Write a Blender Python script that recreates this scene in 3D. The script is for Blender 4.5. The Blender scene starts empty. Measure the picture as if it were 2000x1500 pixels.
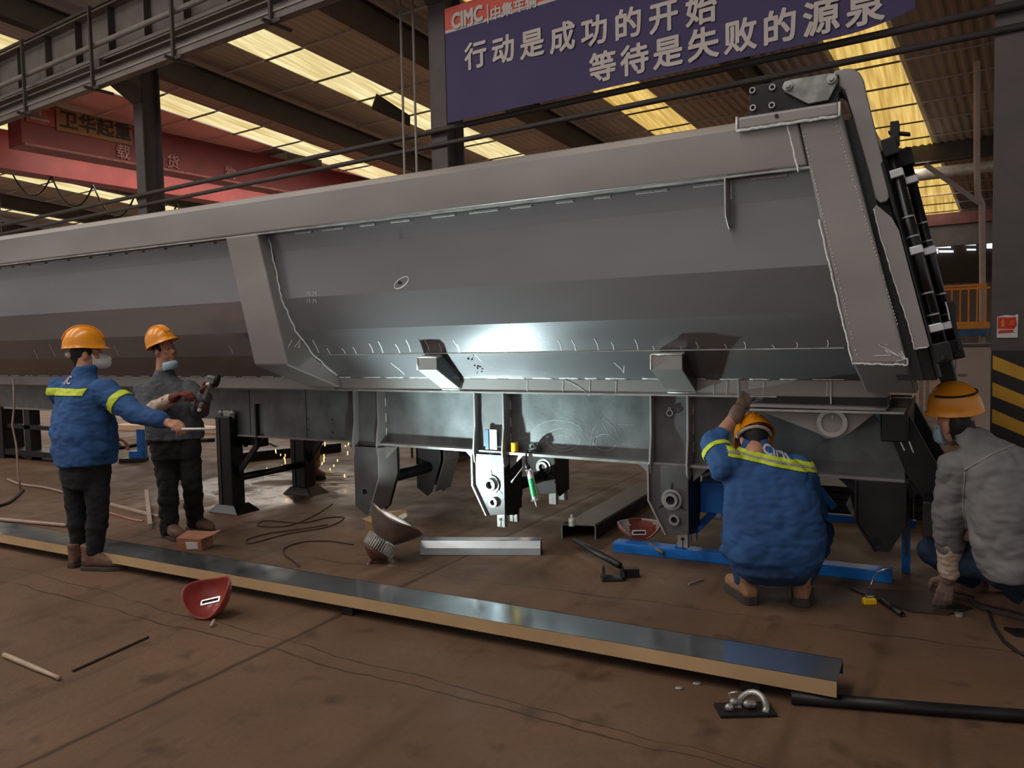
import bpy, bmesh, math, random
from mathutils import Vector, Matrix, noise
from mathutils.bvhtree import BVHTree
random.seed(7)
SC = bpy.context.scene
COL = SC.collection
V = Vector
PI = math.pi

# ------------------------------------------------------------------ camera
CAM_YAW, CAM_PITCH, CAM_ROLL, FOCAL, CAM_H = math.radians(29.35), math.radians(3.25), math.radians(1.3), 1520.0, 1.55
EYE = V((0, 0, CAM_H))
F0 = V((-math.sin(CAM_YAW), math.cos(CAM_YAW), 0)); UP = V((0, 0, 1)); R0 = V((math.cos(CAM_YAW), math.sin(CAM_YAW), 0))
FW = F0 * math.cos(CAM_PITCH) - UP * math.sin(CAM_PITCH)
U0 = R0.cross(FW)
RT = R0 * math.cos(CAM_ROLL) - U0 * math.sin(CAM_ROLL)
UT = U0 * math.cos(CAM_ROLL) + R0 * math.sin(CAM_ROLL)
cd = bpy.data.cameras.new('camera'); cam = bpy.data.objects.new('camera', cd); COL.objects.link(cam)
cd.sensor_fit = 'HORIZONTAL'; cd.sensor_width = 36.0; cd.lens = 36.0 * FOCAL / 2000.0
cd.clip_start = 0.05; cd.clip_end = 300
m3 = Matrix((RT, UT, -FW)).transposed()
cam.matrix_world = Matrix.Translation(EYE) @ m3.to_4x4()
SC.camera = cam

# ------------------------------------------------------------------ world, exposure, daylight from the roof lights
SC.view_settings.view_transform = 'Standard'; SC.view_settings.look = 'None'
SC.view_settings.gamma = 1.0; SC.view_settings.use_curve_mapping = False
SC.view_settings.exposure = 0.0
SC.cycles.max_bounces = 7; SC.cycles.diffuse_bounces = 4; SC.cycles.glossy_bounces = 4; SC.cycles.caustics_reflective = False; SC.cycles.caustics_refractive = False
SC.cycles.use_adaptive_sampling = True; SC.cycles.adaptive_threshold = 0.02
w = bpy.data.worlds.new('daylight'); SC.world = w; w.use_nodes = True
bg = w.node_tree.nodes['Background']; bg.inputs[0].default_value = (1.0, 0.95, 0.93, 1); bg.inputs[1].default_value = 0.42

def srgb(r, g, b):
    f = lambda c: (c / 255 / 12.92) if c / 255 <= .04045 else ((c / 255 + .055) / 1.055) ** 2.4
    return (f(r), f(g), f(b), 1)

BROT = math.radians(-4.5)
BORG = V((0.43, 8.0, 0))
BX = V((math.cos(BROT), math.sin(BROT), 0)); BY = V((-math.sin(BROT), math.cos(BROT), 0))
def B(x, y, z): return BORG + BX * x + BY * y + UP * z
def roof_z(yb): return 8.3 - yb / 13.0

SKY_STRIPS = [-2.3, -7.65, -13.1, -18.2, -24.0, -29.8, -36.0]   # left edge+1.2, in the hall's own frame
def area_light(name, loc, sx, sy, power, color, rot):
    l = bpy.data.lights.new(name, 'AREA'); l.shape = 'RECTANGLE'; l.size = sx; l.size_y = sy
    l.energy = power; l.color = color
    o = bpy.data.objects.new(name, l); COL.objects.link(o)
    o.matrix_world = Matrix.Translation(loc) @ rot
    o.visible_camera = False
    return o
for i, xs in enumerate(SKY_STRIPS[:6]):
    yl_, ll_ = (22.5, 20) if i < 2 else (17, 30)
    ctr = B(xs - .6, yl_, roof_z(yl_) - .12)
    area_light('roof_light', ctr, 1.1, ll_, (300 if i < 2 else 1300), (1.0, .92, .82), Matrix.Rotation(BROT, 4, 'Z'))
for xs in SKY_STRIPS[:4]:
    ctr = B(xs - .6, -8.5, 8.75)
    area_light('roof_light', ctr, 1.1, 13, 430, (1.0, .95, .91), Matrix.Rotation(BROT, 4, 'Z'))

# ------------------------------------------------------------------ picture point -> place on a real plane
def ray(u, v): return RT * ((u - 1000) / FOCAL) + UT * ((750 - v) / FOCAL) + FW
def on_y(u, v, y):
    d = ray(u, v); return EYE + d * ((y - EYE.y) / d.y)
def on_z(u, v, z=0.0):
    d = ray(u, v); return EYE + d * ((z - EYE.z) / d.z)
def on_plane(u, v, p, n):
    d = ray(u, v); return EYE + d * ((p - EYE).dot(n) / d.dot(n))
def on_b(u, v, yb): return on_plane(u, v, B(0, yb, 0), BY)
def dep(p): return (p - EYE).dot(FW)
def at(u, v, d): return EYE + ray(u, v) * d

# ------------------------------------------------------------------ materials
MATS = {}
def mat(name, col, rough=.6, metal=0.0, var=.25, scale=6.0, bump=.0, bscale=40.0, col2=None, spec=.5, emit=None, stretch=None, coat=0, detail=6, rvar=0.0, lo=.35, hi=.7):
    if name in MATS: return MATS[name]
    m = bpy.data.materials.new(name); m.use_nodes = True; nt = m.node_tree; N = nt.nodes; L = nt.links
    b = N['Principled BSDF']
    c = srgb(*col)
    tc = N.new('ShaderNodeTexCoord'); mp = N.new('ShaderNodeMapping'); L.new(tc.outputs['Object'], mp.inputs[0])
    if stretch: mp.inputs['Scale'].default_value = stretch
    nz = N.new('ShaderNodeTexNoise'); nz.inputs['Scale'].default_value = scale; nz.inputs['Detail'].default_value = detail
    L.new(mp.outputs[0], nz.inputs['Vector'])
    rp = N.new('ShaderNodeValToRGB'); rp.color_ramp.elements[0].position = lo; rp.color_ramp.elements[1].position = hi
    if col2: c2 = srgb(*col2); c1 = c
    else:
        c1 = tuple(min(1, x * (1 + var)) for x in c[:3]) + (1,); c2 = tuple(x * (1 - var) for x in c[:3]) + (1,)
    rp.color_ramp.elements[0].color = c2; rp.color_ramp.elements[1].color = c1
    L.new(nz.outputs['Fac'], rp.inputs[0]); L.new(rp.outputs[0], b.inputs['Base Color'])
    b.inputs['Roughness'].default_value = rough; b.inputs['Metallic'].default_value = metal
    b.inputs['Specular IOR Level'].default_value = spec
    if coat: b.inputs['Coat Weight'].default_value = coat; b.inputs['Coat Roughness'].default_value = .15
    if rvar:
        mr = N.new('ShaderNodeMapRange'); mr.inputs[1].default_value = .3; mr.inputs[2].default_value = .7
        mr.inputs[3].default_value = max(.02, rough - rvar); mr.inputs[4].default_value = min(1, rough + rvar)
        n3 = N.new('ShaderNodeTexNoise'); n3.inputs['Scale'].default_value = scale * 1.7; n3.inputs['Detail'].default_value = 5
        L.new(mp.outputs[0], n3.inputs['Vector']); L.new(n3.outputs['Fac'], mr.inputs[0]); L.new(mr.outputs[0], b.inputs['Roughness'])
    if bump:
        n2 = N.new('ShaderNodeTexNoise'); n2.inputs['Scale'].default_value = bscale; n2.inputs['Detail'].default_value = 4
        L.new(tc.outputs['Object'], n2.inputs['Vector'])
        bp = N.new('ShaderNodeBump'); bp.inputs['Strength'].default_value = bump; bp.inputs['Distance'].default_value = .01
        L.new(n2.outputs['Fac'], bp.inputs['Height']); L.new(bp.outputs[0], b.inputs['Normal'])
    if emit:
        b.inputs['Emission Color'].default_value = srgb(*emit[0]); b.inputs['Emission Strength'].default_value = emit[1]
    MATS[name] = m
    return m

STEEL = mat('mill_scale_steel', (146, 141, 139), .44, .35, .22, 1.6, .05, 60, stretch=(.35, 1, 1.0), rvar=.08)
STEEL_PANEL = mat('body_plate_steel', (131, 129, 132), .26, .50, .14, 1.1, .03, 50, stretch=(.3, 1, 1), rvar=.07)
STEEL_WEB = mat('beam_plate_steel', (104, 106, 107), .42, .30, .32, 4.5, .12, 40, stretch=(1, 1, .7), rvar=.1)
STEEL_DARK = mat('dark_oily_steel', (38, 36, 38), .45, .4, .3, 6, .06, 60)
STEEL_LIGHT = mat('ground_bright_steel', (170, 170, 168), .35, .6, .25, 9, .06, 50)
BLACK = mat('black_gloss_paint', (16, 16, 17), .32, 0, .2, 8)
GALV = mat('galvanised_bracket', (150, 152, 148), .42, .6, .35, 14, .1, 30)
CHROME = mat('clamp_chrome', (200, 200, 200), .2, .9, .1, 8)
WELD = mat('weld_seam_silver', (214, 211, 208), .5, .2, .2, 60, .2, 90)
CHALK = mat('chalk', (226, 222, 218), .9, 0, .1, 60)
COLUMN = mat('column_grey_paint', (88, 80, 80), .6, 0, .12, 4)
BEAMP = mat('runway_grey_paint', (128, 120, 116), .6, 0, .15, 3)
ROOFM = mat('roof_sheet', (196, 194, 192), .6, 0, .18, .8, stretch=(1, .2, 1))
PURLIN = mat('roof_steel_dark', (74, 68, 66), .6, 0, .15, 3)
CRANE = mat('crane_red_paint', (146, 60, 57), .5, 0, .15, 2)
BLUE = mat('blue_machine_paint', (26, 116, 204), .4, 0, .2, 7)
HIVIS = mat('helmet_yellow', (238, 150, 20), .28, 0, .08, 6, coat=.3)
JBLUE = mat('jacket_blue', (40, 80, 132), .85, 0, .18, 9, .12, 220)
JGREY = mat('jacket_grey', (122, 120, 121), .9, 0, .16, 8, .12, 220)
JDARK = mat('jacket_dark_grey', (82, 84, 90), .9, 0, .25, 7, .12, 220)
LIME = mat('reflective_lime', (196, 212, 52), .6, 0, .1, 30)
SILVERTAPE = mat('reflective_grey', (150, 150, 140), .5, 0, .1, 30)
TROUSER = mat('trouser_black', (22, 22, 26), .9, 0, .2, 10, .1, 200)
TNAVY = mat('trouser_navy', (26, 42, 66), .9, 0, .2, 10, .1, 200)
TGREY = mat('trouser_grey', (92, 84, 78), .9, 0, .2, 10, .1, 200)
BOOTT = mat('boot_tan', (150, 110, 80), .7, 0, .2, 20, .1, 150)
BOOTB = mat('boot_brown', (108, 78, 64), .75, 0, .25, 20, .1, 150)
SOLE = mat('boot_sole', (62, 54, 50), .8, 0, .2, 20)
SKIN = mat('skin', (186, 134, 110), .6, 0, .08, 20)
HAIR = mat('hair_black', (18, 16, 16), .7, 0, .2, 40)
GLOVE = mat('glove_brown', (116, 94, 84), .8, 0, .25, 15, .15, 120)
GLOVER = mat('glove_rust_red', (112, 56, 48), .85, 0, .25, 15, .15, 120)
CUFF = mat('canvas_cuff', (204, 180, 164), .9, 0, .18, 16, .2, 160)
MASKW = mat('mask_white', (214, 208, 208), .85, 0, .05, 20)
MASKB = mat('mask_pale_blue', (160, 190, 205), .85, 0, .08, 20)
WHITE = mat('white_paint', (225, 222, 218), .6, 0, .06, 20)
RUBBER = mat('black_rubber', (20, 19, 19), .6, 0, .2, 20)

# ------------------------------------------------------------------ mesh collector
ROOTLOC = {}
class MB:
    def __init__(s): s.bm = bmesh.new()
    def face(s, pts):
        vs = [s.bm.verts.new(V(p)) for p in pts]
        return s.bm.faces.new(vs)
    def box(s, x0, x1, y0, y1, z0, z1):
        return s.hexa([(x0, y0, z0), (x1, y0, z0), (x1, y1, z0), (x0, y1, z0), (x0, y0, z1), (x1, y0, z1), (x1, y1, z1), (x0, y1, z1)])
    def hexa(s, p):
        v = [s.bm.verts.new(V(q)) for q in p]
        for f in ((3, 2, 1, 0), (4, 5, 6, 7), (0, 1, 5, 4), (1, 2, 6, 5), (2, 3, 7, 6), (3, 0, 4, 7)):
            s.bm.faces.new([v[i] for i in f])
        return s
    def obox(s, c, ax, ay, az):      # oriented box: centre and three half-axis vectors
        c, ax, ay, az = V(c), V(ax), V(ay), V(az)
        return s.hexa([c - ax - ay - az, c + ax - ay - az, c + ax + ay - az, c - ax + ay - az, c - ax - ay + az, c + ax - ay + az, c + ax + ay + az, c - ax + ay + az])
    def bar(s, p0, p1, wd, ht, up=UP):   # rectangular bar between two points
        p0, p1 = V(p0), V(p1); d = (p1 - p0); l = d.length; d.normalize()
        sd = d.cross(up)
        if sd.length < 1e-4: sd = d.cross(V((1, 0, 0)))
        sd.normalize(); u2 = sd.cross(d)
        return s.obox((p0 + p1) / 2, d * l / 2, sd * wd / 2, u2 * ht / 2)
    def extrude(s, ring0, ring1):     # two matching polygons -> closed solid
        a = [s.bm.verts.new(V(p)) for p in ring0]; b = [s.bm.verts.new(V(p)) for p in ring1]
        n = len(a)
        s.bm.faces.new(list(reversed(a))); s.bm.faces.new(b)
        for i in range(n): s.bm.faces.new([a[i], a[(i + 1) % n], b[(i + 1) % n], b[i]])
        return s
    def xprism(s, yz, x0, x1, lean=0.0, zref=0.0):   # polygon (y,z) run along X, sheared with height
        f = lambda x: [(x + (zref - z) * lean, y, z) for y, z in yz]
        return s.extrude(f(x0), f(x1))
    def yprism(s, xz, y0, y1):
        return s.extrude([(x, y0, z) for x, z in xz], [(x, y1, z) for x, z in xz])
    def zprism(s, xy, z0, z1):
        return s.extrude([(x, y, z0) for x, y in xy], [(x, y, z1) for x, y in xy])
    def frame(s, d):
        d = V(d).normalized(); a = d.cross(UP)
        if a.length < 1e-3: a = d.cross(V((1, 0, 0)))
        a.normalize(); return d, a, d.cross(a)
    def cyl(s, p0, p1, r0, r1=None, n=16):
        r1 = r0 if r1 is None else r1
        p0, p1 = V(p0), V(p1); d, a, b = s.frame(p1 - p0)
        an = [2 * PI * i / n for i in range(n)]
        return s.extrude([p0 + (a * math.cos(t) + b * math.sin(t)) * r0 for t in an], [p1 + (a * math.cos(t) + b * math.sin(t)) * r1 for t in an])
    def ringtube(s, p0, p1, ro, ri, n=20):   # hollow cylinder
        p0, p1 = V(p0), V(p1); d, a, b = s.frame(p1 - p0)
        R = []
        for p, r in ((p0, ro), (p1, ro), (p1, ri), (p0, ri)):
            R.append([s.bm.verts.new(p + (a * math.cos(2 * PI * i / n) + b * math.sin(2 * PI * i / n)) * r) for i in range(n)])
        for k in range(4):
            A, Bq = R[k], R[(k + 1) % 4]
            for i in range(n): s.bm.faces.new([A[i], A[(i + 1) % n], Bq[(i + 1) % n], Bq[i]])
        return s
    def tube(s, pts, r, n=8, radii=None):
        pts = [V(p) for p in pts]; rings = []; prev = None
        for i, p in enumerate(pts):
            d = (pts[min(i + 1, len(pts) - 1)] - pts[max(i - 1, 0)])
            d, a, b = s.frame(d)
            if prev is not None:
                a = (prev - d * prev.dot(d))
                a = a.normalized() if a.length > 1e-4 else s.frame(d)[1]
                b = d.cross(a)
            prev = a; rr = radii[i] if radii else r
            rings.append([s.bm.verts.new(p + (a * math.cos(2 * PI * k / n) + b * math.sin(2 * PI * k / n)) * rr) for k in range(n)])
        for A, Bq in zip(rings, rings[1:]):
            for k in range(n): s.bm.faces.new([A[k], A[(k + 1) % n], Bq[(k + 1) % n], Bq[k]])
        s.bm.faces.new(list(reversed(rings[0]))); s.bm.faces.new(rings[-1])
        return s
    def rings(s, rs, cap=True, closed=False):    # list of matching rings of points
        R = [[s.bm.verts.new(V(p)) for p in r] for r in rs]; n = len(R[0])
        pairs = list(zip(R, R[1:])) + ([(R[-1], R[0])] if closed else [])
        for A, Bq in pairs:
            for k in range(n): s.bm.faces.new([A[k], A[(k + 1) % n], Bq[(k + 1) % n], Bq[k]])
        if cap and not closed: s.bm.faces.new(list(reversed(R[0]))); s.bm.faces.new(R[-1])
        return s
    def lathe(s, prof, c, axis, n=24, closed=False):   # profile (r, h) turned about an axis through c
        d, a, b = s.frame(axis); c = V(c)
        return s.rings([[c + d * h + (a * math.cos(2 * PI * k / n) + b * math.sin(2 * PI * k / n)) * max(r, 1e-4) for k in range(n)] for r, h in prof], True, closed)
    def ell(s, c, ax, ay, az, nu=16, nv=10):
        c, ax, ay, az = V(c), V(ax), V(ay), V(az)
        rs = []
        for j in range(1, nv):
            t = PI * j / nv
            rs.append([c + az * math.cos(t) + (ax * math.cos(2 * PI * k / nu) + ay * math.sin(2 * PI * k / nu)) * math.sin(t) for k in range(nu)])
        return s.rings(rs)
    def ball(s, c, r, nu=12, nv=8): return s.ell(c, (r, 0, 0), (0, r, 0), (0, 0, r), nu, nv)
    def cap(s, p0, p1, r0, r1, n=14):     # tapered capsule
        p0, p1 = V(p0), V(p1); d, a, b = s.frame(p1 - p0); rs = []
        for k in range(1, 5):
            t = PI / 2 * (1 - k / 4); rs.append((p0 - d * r0 * math.sin(t), r0 * math.cos(t)))
        for k in range(0, 4):
            t = PI / 2 * k / 4; rs.append((p1 + d * r1 * math.sin(t), r1 * math.cos(t)))
        return s.rings([[p + (a * math.cos(2 * PI * i / n) + b * math.sin(2 * PI * i / n)) * max(r, 1e-3) for i in range(n)] for p, r in rs])
    def loft(s, secs, n=24, pw=2.4):      # (centre, right*halfwidth, front*halfdepth) superellipses
        rs = []
        for c, ax, ay in secs:
            r = []
            for k in range(n):
                t = 2 * PI * k / n; ct, st = math.cos(t), math.sin(t)
                r.append(V(c) + V(ax) * (abs(ct) ** (2 / pw) * (1 if ct >= 0 else -1)) + V(ay) * (abs(st) ** (2 / pw) * (1 if st >= 0 else -1)))
            rs.append(r)
        return s.rings(rs)
    def ribbon(s, pts, wd, nrm, th=.002):     # thin stroke lying on a surface
        pts = [V(p) for p in pts]; nrm = V(nrm).normalized(); rs = []
        for i, p in enumerate(pts):
            d = pts[min(i + 1, len(pts) - 1)] - pts[max(i - 1, 0)]; sd = d.cross(nrm).normalized() * wd / 2
            rs.append([p - sd, p + sd, p + sd + nrm * th, p - sd + nrm * th])
        return s.rings(rs)
    def poly(s, o, n, pts2, th, ax):     # flat polygon, thickness th along n; ax = in-plane x axis
        o, n, ax = V(o), V(n).normalized(), V(ax).normalized(); ay = n.cross(ax)
        r = [o + ax * x + ay * y for x, y in pts2]
        return s.extrude([p - n * th / 2 for p in r], [p + n * th / 2 for p in r])
    def obj(s, name, m, parent=None, loc=None, bevel=0, smooth=False, seg=2):
        bm = s.bm
        bmesh.ops.recalc_face_normals(bm, faces=bm.faces)
        me = bpy.data.meshes.new(name)
        bm.to_mesh(me); bm.free()
        return finish(name, me, m, parent, loc, bevel, smooth, seg)

def finish(name, me, m, parent=None, loc=None, bevel=0, smooth=False, seg=2):
    o = bpy.data.objects.new(name, me); COL.objects.link(o)
    for mm in (m if isinstance(m, (list, tuple)) else [m]): me.materials.append(mm)
    if parent is not None:
        off = ROOTLOC[parent.name]; me.transform(Matrix.Translation(-off)); o.parent = parent; ROOTLOC[o.name] = off
    else:
        if loc is None:
            c = [v.co for v in me.vertices]
            loc = V(((min(p.x for p in c) + max(p.x for p in c)) / 2, (min(p.y for p in c) + max(p.y for p in c)) / 2, min(p.z for p in c)))
        loc = V(loc); me.transform(Matrix.Translation(-loc)); o.location = loc; ROOTLOC[o.name] = loc
    if bevel:
        md = o.modifiers.new('edge', 'BEVEL'); md.width = bevel; md.segments = seg; md.limit_method = 'ANGLE'; md.angle_limit = math.radians(40)
        md.harden_normals = False
    if smooth:
        for p in me.polygons: p.use_smooth = True
    return o

def thing(name, label, cat, loc, group=None):
    o = bpy.data.objects.new(name, None); COL.objects.link(o); o.location = V(loc); o.empty_display_size = .2
    ROOTLOC[o.name] = V(loc); tag(o, label, cat, group); return o
def tag(o, label, cat, group=None):
    o['label'] = label; o['category'] = cat
    if group: o['group'] = group
    return o
def struct(o): o['kind'] = 'structure'; return o

def remeshed(mb, voxel, smooth_it=6, factor=.5, disp=0, dscale=.12, disp2=0, dscale2=.05):
    bm = mb.bm; bmesh.ops.recalc_face_normals(bm, faces=bm.faces)
    me = bpy.data.meshes.new('tmp'); bm.to_mesh(me); bm.free()
    o = bpy.data.objects.new('tmp', me); COL.objects.link(o)
    r = o.modifiers.new('r', 'REMESH'); r.mode = 'VOXEL'; r.voxel_size = voxel; r.use_smooth_shade = True
    if smooth_it:
        sm = o.modifiers.new('s', 'SMOOTH'); sm.factor = factor; sm.iterations = smooth_it
    bpy.context.view_layer.update()
    dg = bpy.context.evaluated_depsgraph_get()
    out = bpy.data.meshes.new_from_object(o.evaluated_get(dg))
    bpy.data.objects.remove(o); bpy.data.meshes.remove(me)
    if disp or disp2:
        nv = [(v.co.copy(), v.normal.copy()) for v in out.vertices]
        for v, (c, n) in zip(out.vertices, nv):
            k = 0
            if disp: k += disp * (abs(noise.noise(c / dscale)) * 2 - .6)
            if disp2: k += disp2 * noise.noise(V((c.x, c.y, c.z * 2.2)) / dscale2)
            v.co = c + n * k
    for p in out.polygons: p.use_smooth = True
    return out

def text_mesh(s, size, bold=0.0, res=3):
    c = bpy.data.curves.new('txt', 'FONT'); c.body = s; c.size = size; c.resolution_u = res
    c.align_x = 'CENTER'; c.align_y = 'CENTER'
    o = bpy.data.objects.new('txt', c); COL.objects.link(o); bpy.context.view_layer.update()
    dg = bpy.context.evaluated_depsgraph_get()
    me = bpy.data.meshes.new_from_object(o.evaluated_get(dg))
    bpy.data.objects.remove(o)
    if bold:      # a heavier cut of the face: the strokes laid again a little to each side
        bm = bmesh.new(); k = 0
        for i in range(12):
            a = 2 * PI * i / 12; t = me.copy(); t.transform(Matrix.Translation((math.cos(a) * bold, math.sin(a) * bold, i * .00008))); bm.from_mesh(t); bpy.data.meshes.remove(t)
        bm.from_mesh(me); bm.to_mesh(me); bm.free()
    return me
def text_obj(name, s, size, origin, ax, ay, m, parent, bold=0.0, sx=1.0, th=.004):
    me = text_mesh(s, size, bold)
    ax, ay = V(ax).normalized(), V(ay).normalized(); n = ax.cross(ay)
    M4 = Matrix((ax * sx, ay, n)).transposed().to_4x4(); M4.translation = V(origin)
    me.transform(M4)
    return finish(name, me, m, parent)

# ================================================================== THE SETTING
def floor_material():
    m = bpy.data.materials.new('dusty_concrete'); m.use_nodes = True; nt = m.node_tree; N = nt.nodes; L = nt.links
    b = N['Principled BSDF']; geo = N.new('ShaderNodeNewGeometry')
    def nz(scale, detail=6, src=None):
        n = N.new('ShaderNodeTexNoise'); n.inputs['Scale'].default_value = scale; n.inputs['Detail'].default_value = detail
        L.new(src or geo.outputs['Position'], n.inputs['Vector']); return n.outputs['Fac']
    def math_(op, a, c=None, clamp=False):
        n = N.new('ShaderNodeMath'); n.operation = op; n.use_clamp = clamp
        for i, x in enumerate((a, c)):
            if x is None: continue
            if isinstance(x, (int, float)): n.inputs[i].default_value = x
            else: L.new(x, n.inputs[i])
        return n.outputs[0]
    def mix(f, a, c):
        n = N.new('ShaderNodeMix'); n.data_type = 'RGBA'
        if isinstance(f, (int, float)): n.inputs[0].default_value = f
        else: L.new(f, n.inputs[0])
        for i, x in ((6, a), (7, c)):
            if isinstance(x, tuple): n.inputs[i].default_value = x
            else: L.new(x, n.inputs[i])
        return n.outputs[2]
    def ramp(f, p0, p1, c0=(0, 0, 0, 1), c1=(1, 1, 1, 1)):
        n = N.new('ShaderNodeValToRGB'); n.color_ramp.elements[0].position = p0; n.color_ramp.elements[1].position = p1
        n.color_ramp.elements[0].color = c0; n.color_ramp.elements[1].color = c1; L.new(f, n.inputs[0]); return n.outputs[0]
    base = ramp(nz(1.3, 8), .3, .7, srgb(84, 64, 50), srgb(124, 97, 76))
    base = mix(math_('MULTIPLY', nz(.35, 4), .7), base, srgb(104, 76, 57))
    fine = ramp(nz(28, 6), .35, .75)
    base = mix(math_('MULTIPLY', fine, .35), base, srgb(86, 67, 53))
    spots = ramp(nz(4.5, 6), .58, .70)
    base = mix(math_('MULTIPLY', spots, .8), base, srgb(70, 53, 41))
    vr = N.new('ShaderNodeVectorRotate'); vr.rotation_type = 'Z_AXIS'; vr.inputs['Angle'].default_value = -math.atan2((on_z(1157, 969) - on_z(52, 1493)).y, (on_z(1157, 969) - on_z(52, 1493)).x); L.new(geo.outputs['Position'], vr.inputs['Vector'])
    vm = N.new('ShaderNodeVectorMath'); vm.operation = 'MULTIPLY'; vm.inputs[1].default_value = (.35, 4.0, 1); L.new(vr.outputs[0], vm.inputs[0])
    streak = ramp(nz(1.5, 6, vm.outputs[0]), .54, .72)
    base = mix(math_('MULTIPLY', streak, .75), base, srgb(74, 55, 42))
    # joints and cracks: distance to straight lines, made ragged with noise
    sep = N.new('ShaderNodeSeparateXYZ'); L.new(geo.outputs['Position'], sep.inputs[0])
    wob = math_('MULTIPLY', math_('SUBTRACT', nz(2.2, 5), .5), .16)
    wob2 = math_('MULTIPLY', math_('SUBTRACT', nz(6, 5), .5), .03)
    wvar = nz(1.7, 2)
    tot = None
    def line(p, q, w, rag):
        nonlocal tot
        p, q = V(p), V(q); d = (q - p).normalized(); nx, ny = -d.y, d.x; c = nx * p.x + ny * p.y
        e = math_('ADD', math_('MULTIPLY', sep.outputs[0], nx), math_('MULTIPLY', sep.outputs[1], ny))
        e = math_('ABSOLUTE', math_('ADD', math_('SUBTRACT', e, c), rag))
        k = math_('SUBTRACT', 1.0, math_('DIVIDE', e, math_('MULTIPLY', math_('POWER', wvar, 2.0), w * 5)), True)
        tot = k if tot is None else math_('MAXIMUM', tot, k)
    j0, j1 = on_z(52, 1493), on_z(1157, 969)
    line(j0, j1, .022, wob2)
    dj = (j1 - j0).normalized(); sj = V((dj.y, -dj.x, 0))
    line(j0 + sj * 4.2, j1 + sj * 4.2, .010, wob2); line(j0 - sj * 4.4, j1 - sj * 4.4, .012, wob2); line(j0 - sj * 8.8, j1 - sj * 8.8, .012, wob2)
    line(on_z(28, 1141), on_z(514, 1265), .008, wob); line(on_z(850, 1122), on_z(1400, 1195), .006, wob)
    line(on_z(600, 1262), on_z(1100, 1395), .006, wob)
    for k in (5, 10, 15): line(on_z(28, 1141) + dj * k, on_z(514, 1265) + dj * k, .012, wob2)
    base = mix(math_('MULTIPLY', tot, .85), base, srgb(46, 32, 24))
    L.new(base, b.inputs['Base Color'])
    # oily wet patch under the trailer: smoother there
    d2 = N.new('ShaderNodeVectorMath'); d2.operation = 'DISTANCE'; L.new(geo.outputs['Position'], d2.inputs[0]); d2.inputs[1].default_value = on_z(545, 950)
    wet = math_('MULTIPLY', ramp(math_('SUBTRACT', 1.0, math_('DIVIDE', d2.outputs['Value'], 1.7), True), .1, .5), ramp(nz(1.6, 3), .42, .50))
    rr = N.new('ShaderNodeMapRange'); L.new(nz(3.1, 5), rr.inputs[0]); rr.inputs[1].default_value = .3; rr.inputs[2].default_value = .7; rr.inputs[3].default_value = .5; rr.inputs[4].default_value = .8
    L.new(math_('SUBTRACT', rr.outputs[0], math_('MULTIPLY', wet, .45), True), b.inputs['Roughness'])
    b.inputs['Specular IOR Level'].default_value = .35
    bp = N.new('ShaderNodeBump'); bp.inputs['Strength'].default_value = .35; bp.inputs['Distance'].default_value = .012
    hgt = math_('SUBTRACT', math_('MULTIPLY', nz(34, 5), .5), math_('MULTIPLY', tot, 1.2))
    L.new(math_('MULTIPLY', hgt, math_('SUBTRACT', 1.0, wet)), bp.inputs['Height']); L.new(bp.outputs[0], b.inputs['Normal'])
    return m
fl = MB(); fl.extrude([B(x, y, -.25) for x, y in ((-46, -16), (14, -16), (14, 34), (-46, 34))], [B(x, y, 0) for x, y in ((-46, -16), (14, -16), (14, 34), (-46, 34))])
struct(fl.obj('floor', floor_material(), None, (0, 0, 0)))

# corrugated roof between the roof lights
def corrugated(x0, x1, y0, y1, dz=0.0, amp=.035, pitch=.21, th=.01):
    mb = MB(); n = max(2, int(round((x1 - x0) / pitch * 4))); prof = []
    for i in range(n + 1):
        x = x0 + (x1 - x0) * i / n; ph = (x / pitch) % 1.0
        prof.append((x, amp if ph < .35 else (0 if .5 <= ph < .85 else amp * .5)))
    rows = []
    for y in (y0, y1): rows.append([(B(x, y, roof_z(y) + z + dz), B(x, y, roof_z(y) + z + dz + th)) for x, z in prof])
    bm = mb.bm
    lo = [[bm.verts.new(a) for a, c in r] for r in rows]; hi = [[bm.verts.new(c) for a, c in r] for r in rows]
    for i in range(n):
        bm.faces.new([lo[0][i], lo[1][i], lo[1][i + 1], lo[0][i + 1]]); bm.faces.new([hi[0][i], hi[0][i + 1], hi[1][i + 1], hi[1][i]])
        for k in (0, 1): bm.faces.new([lo[k][i], lo[k][i + 1], hi[k][i + 1], hi[k][i]])
    for i in (0, n): bm.faces.new([lo[0][i], hi[0][i], hi[1][i], lo[1][i]])
    return mb
edges = [14.0]
for xs in SKY_STRIPS: edges += [xs, xs - 1.2]
edges.append(-46.0)
rf = MB()
for i in range(0, len(edges), 2):
    q = corrugated(edges[i + 1], edges[i], -16, 34); tmp = bpy.data.meshes.new('t'); q.bm.to_mesh(tmp); q.bm.free(); rf.bm.from_mesh(tmp); bpy.data.meshes.remove(tmp)
struct(rf.obj('ceiling', ROOFM, None, (0, 8, 8.3)))

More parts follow.
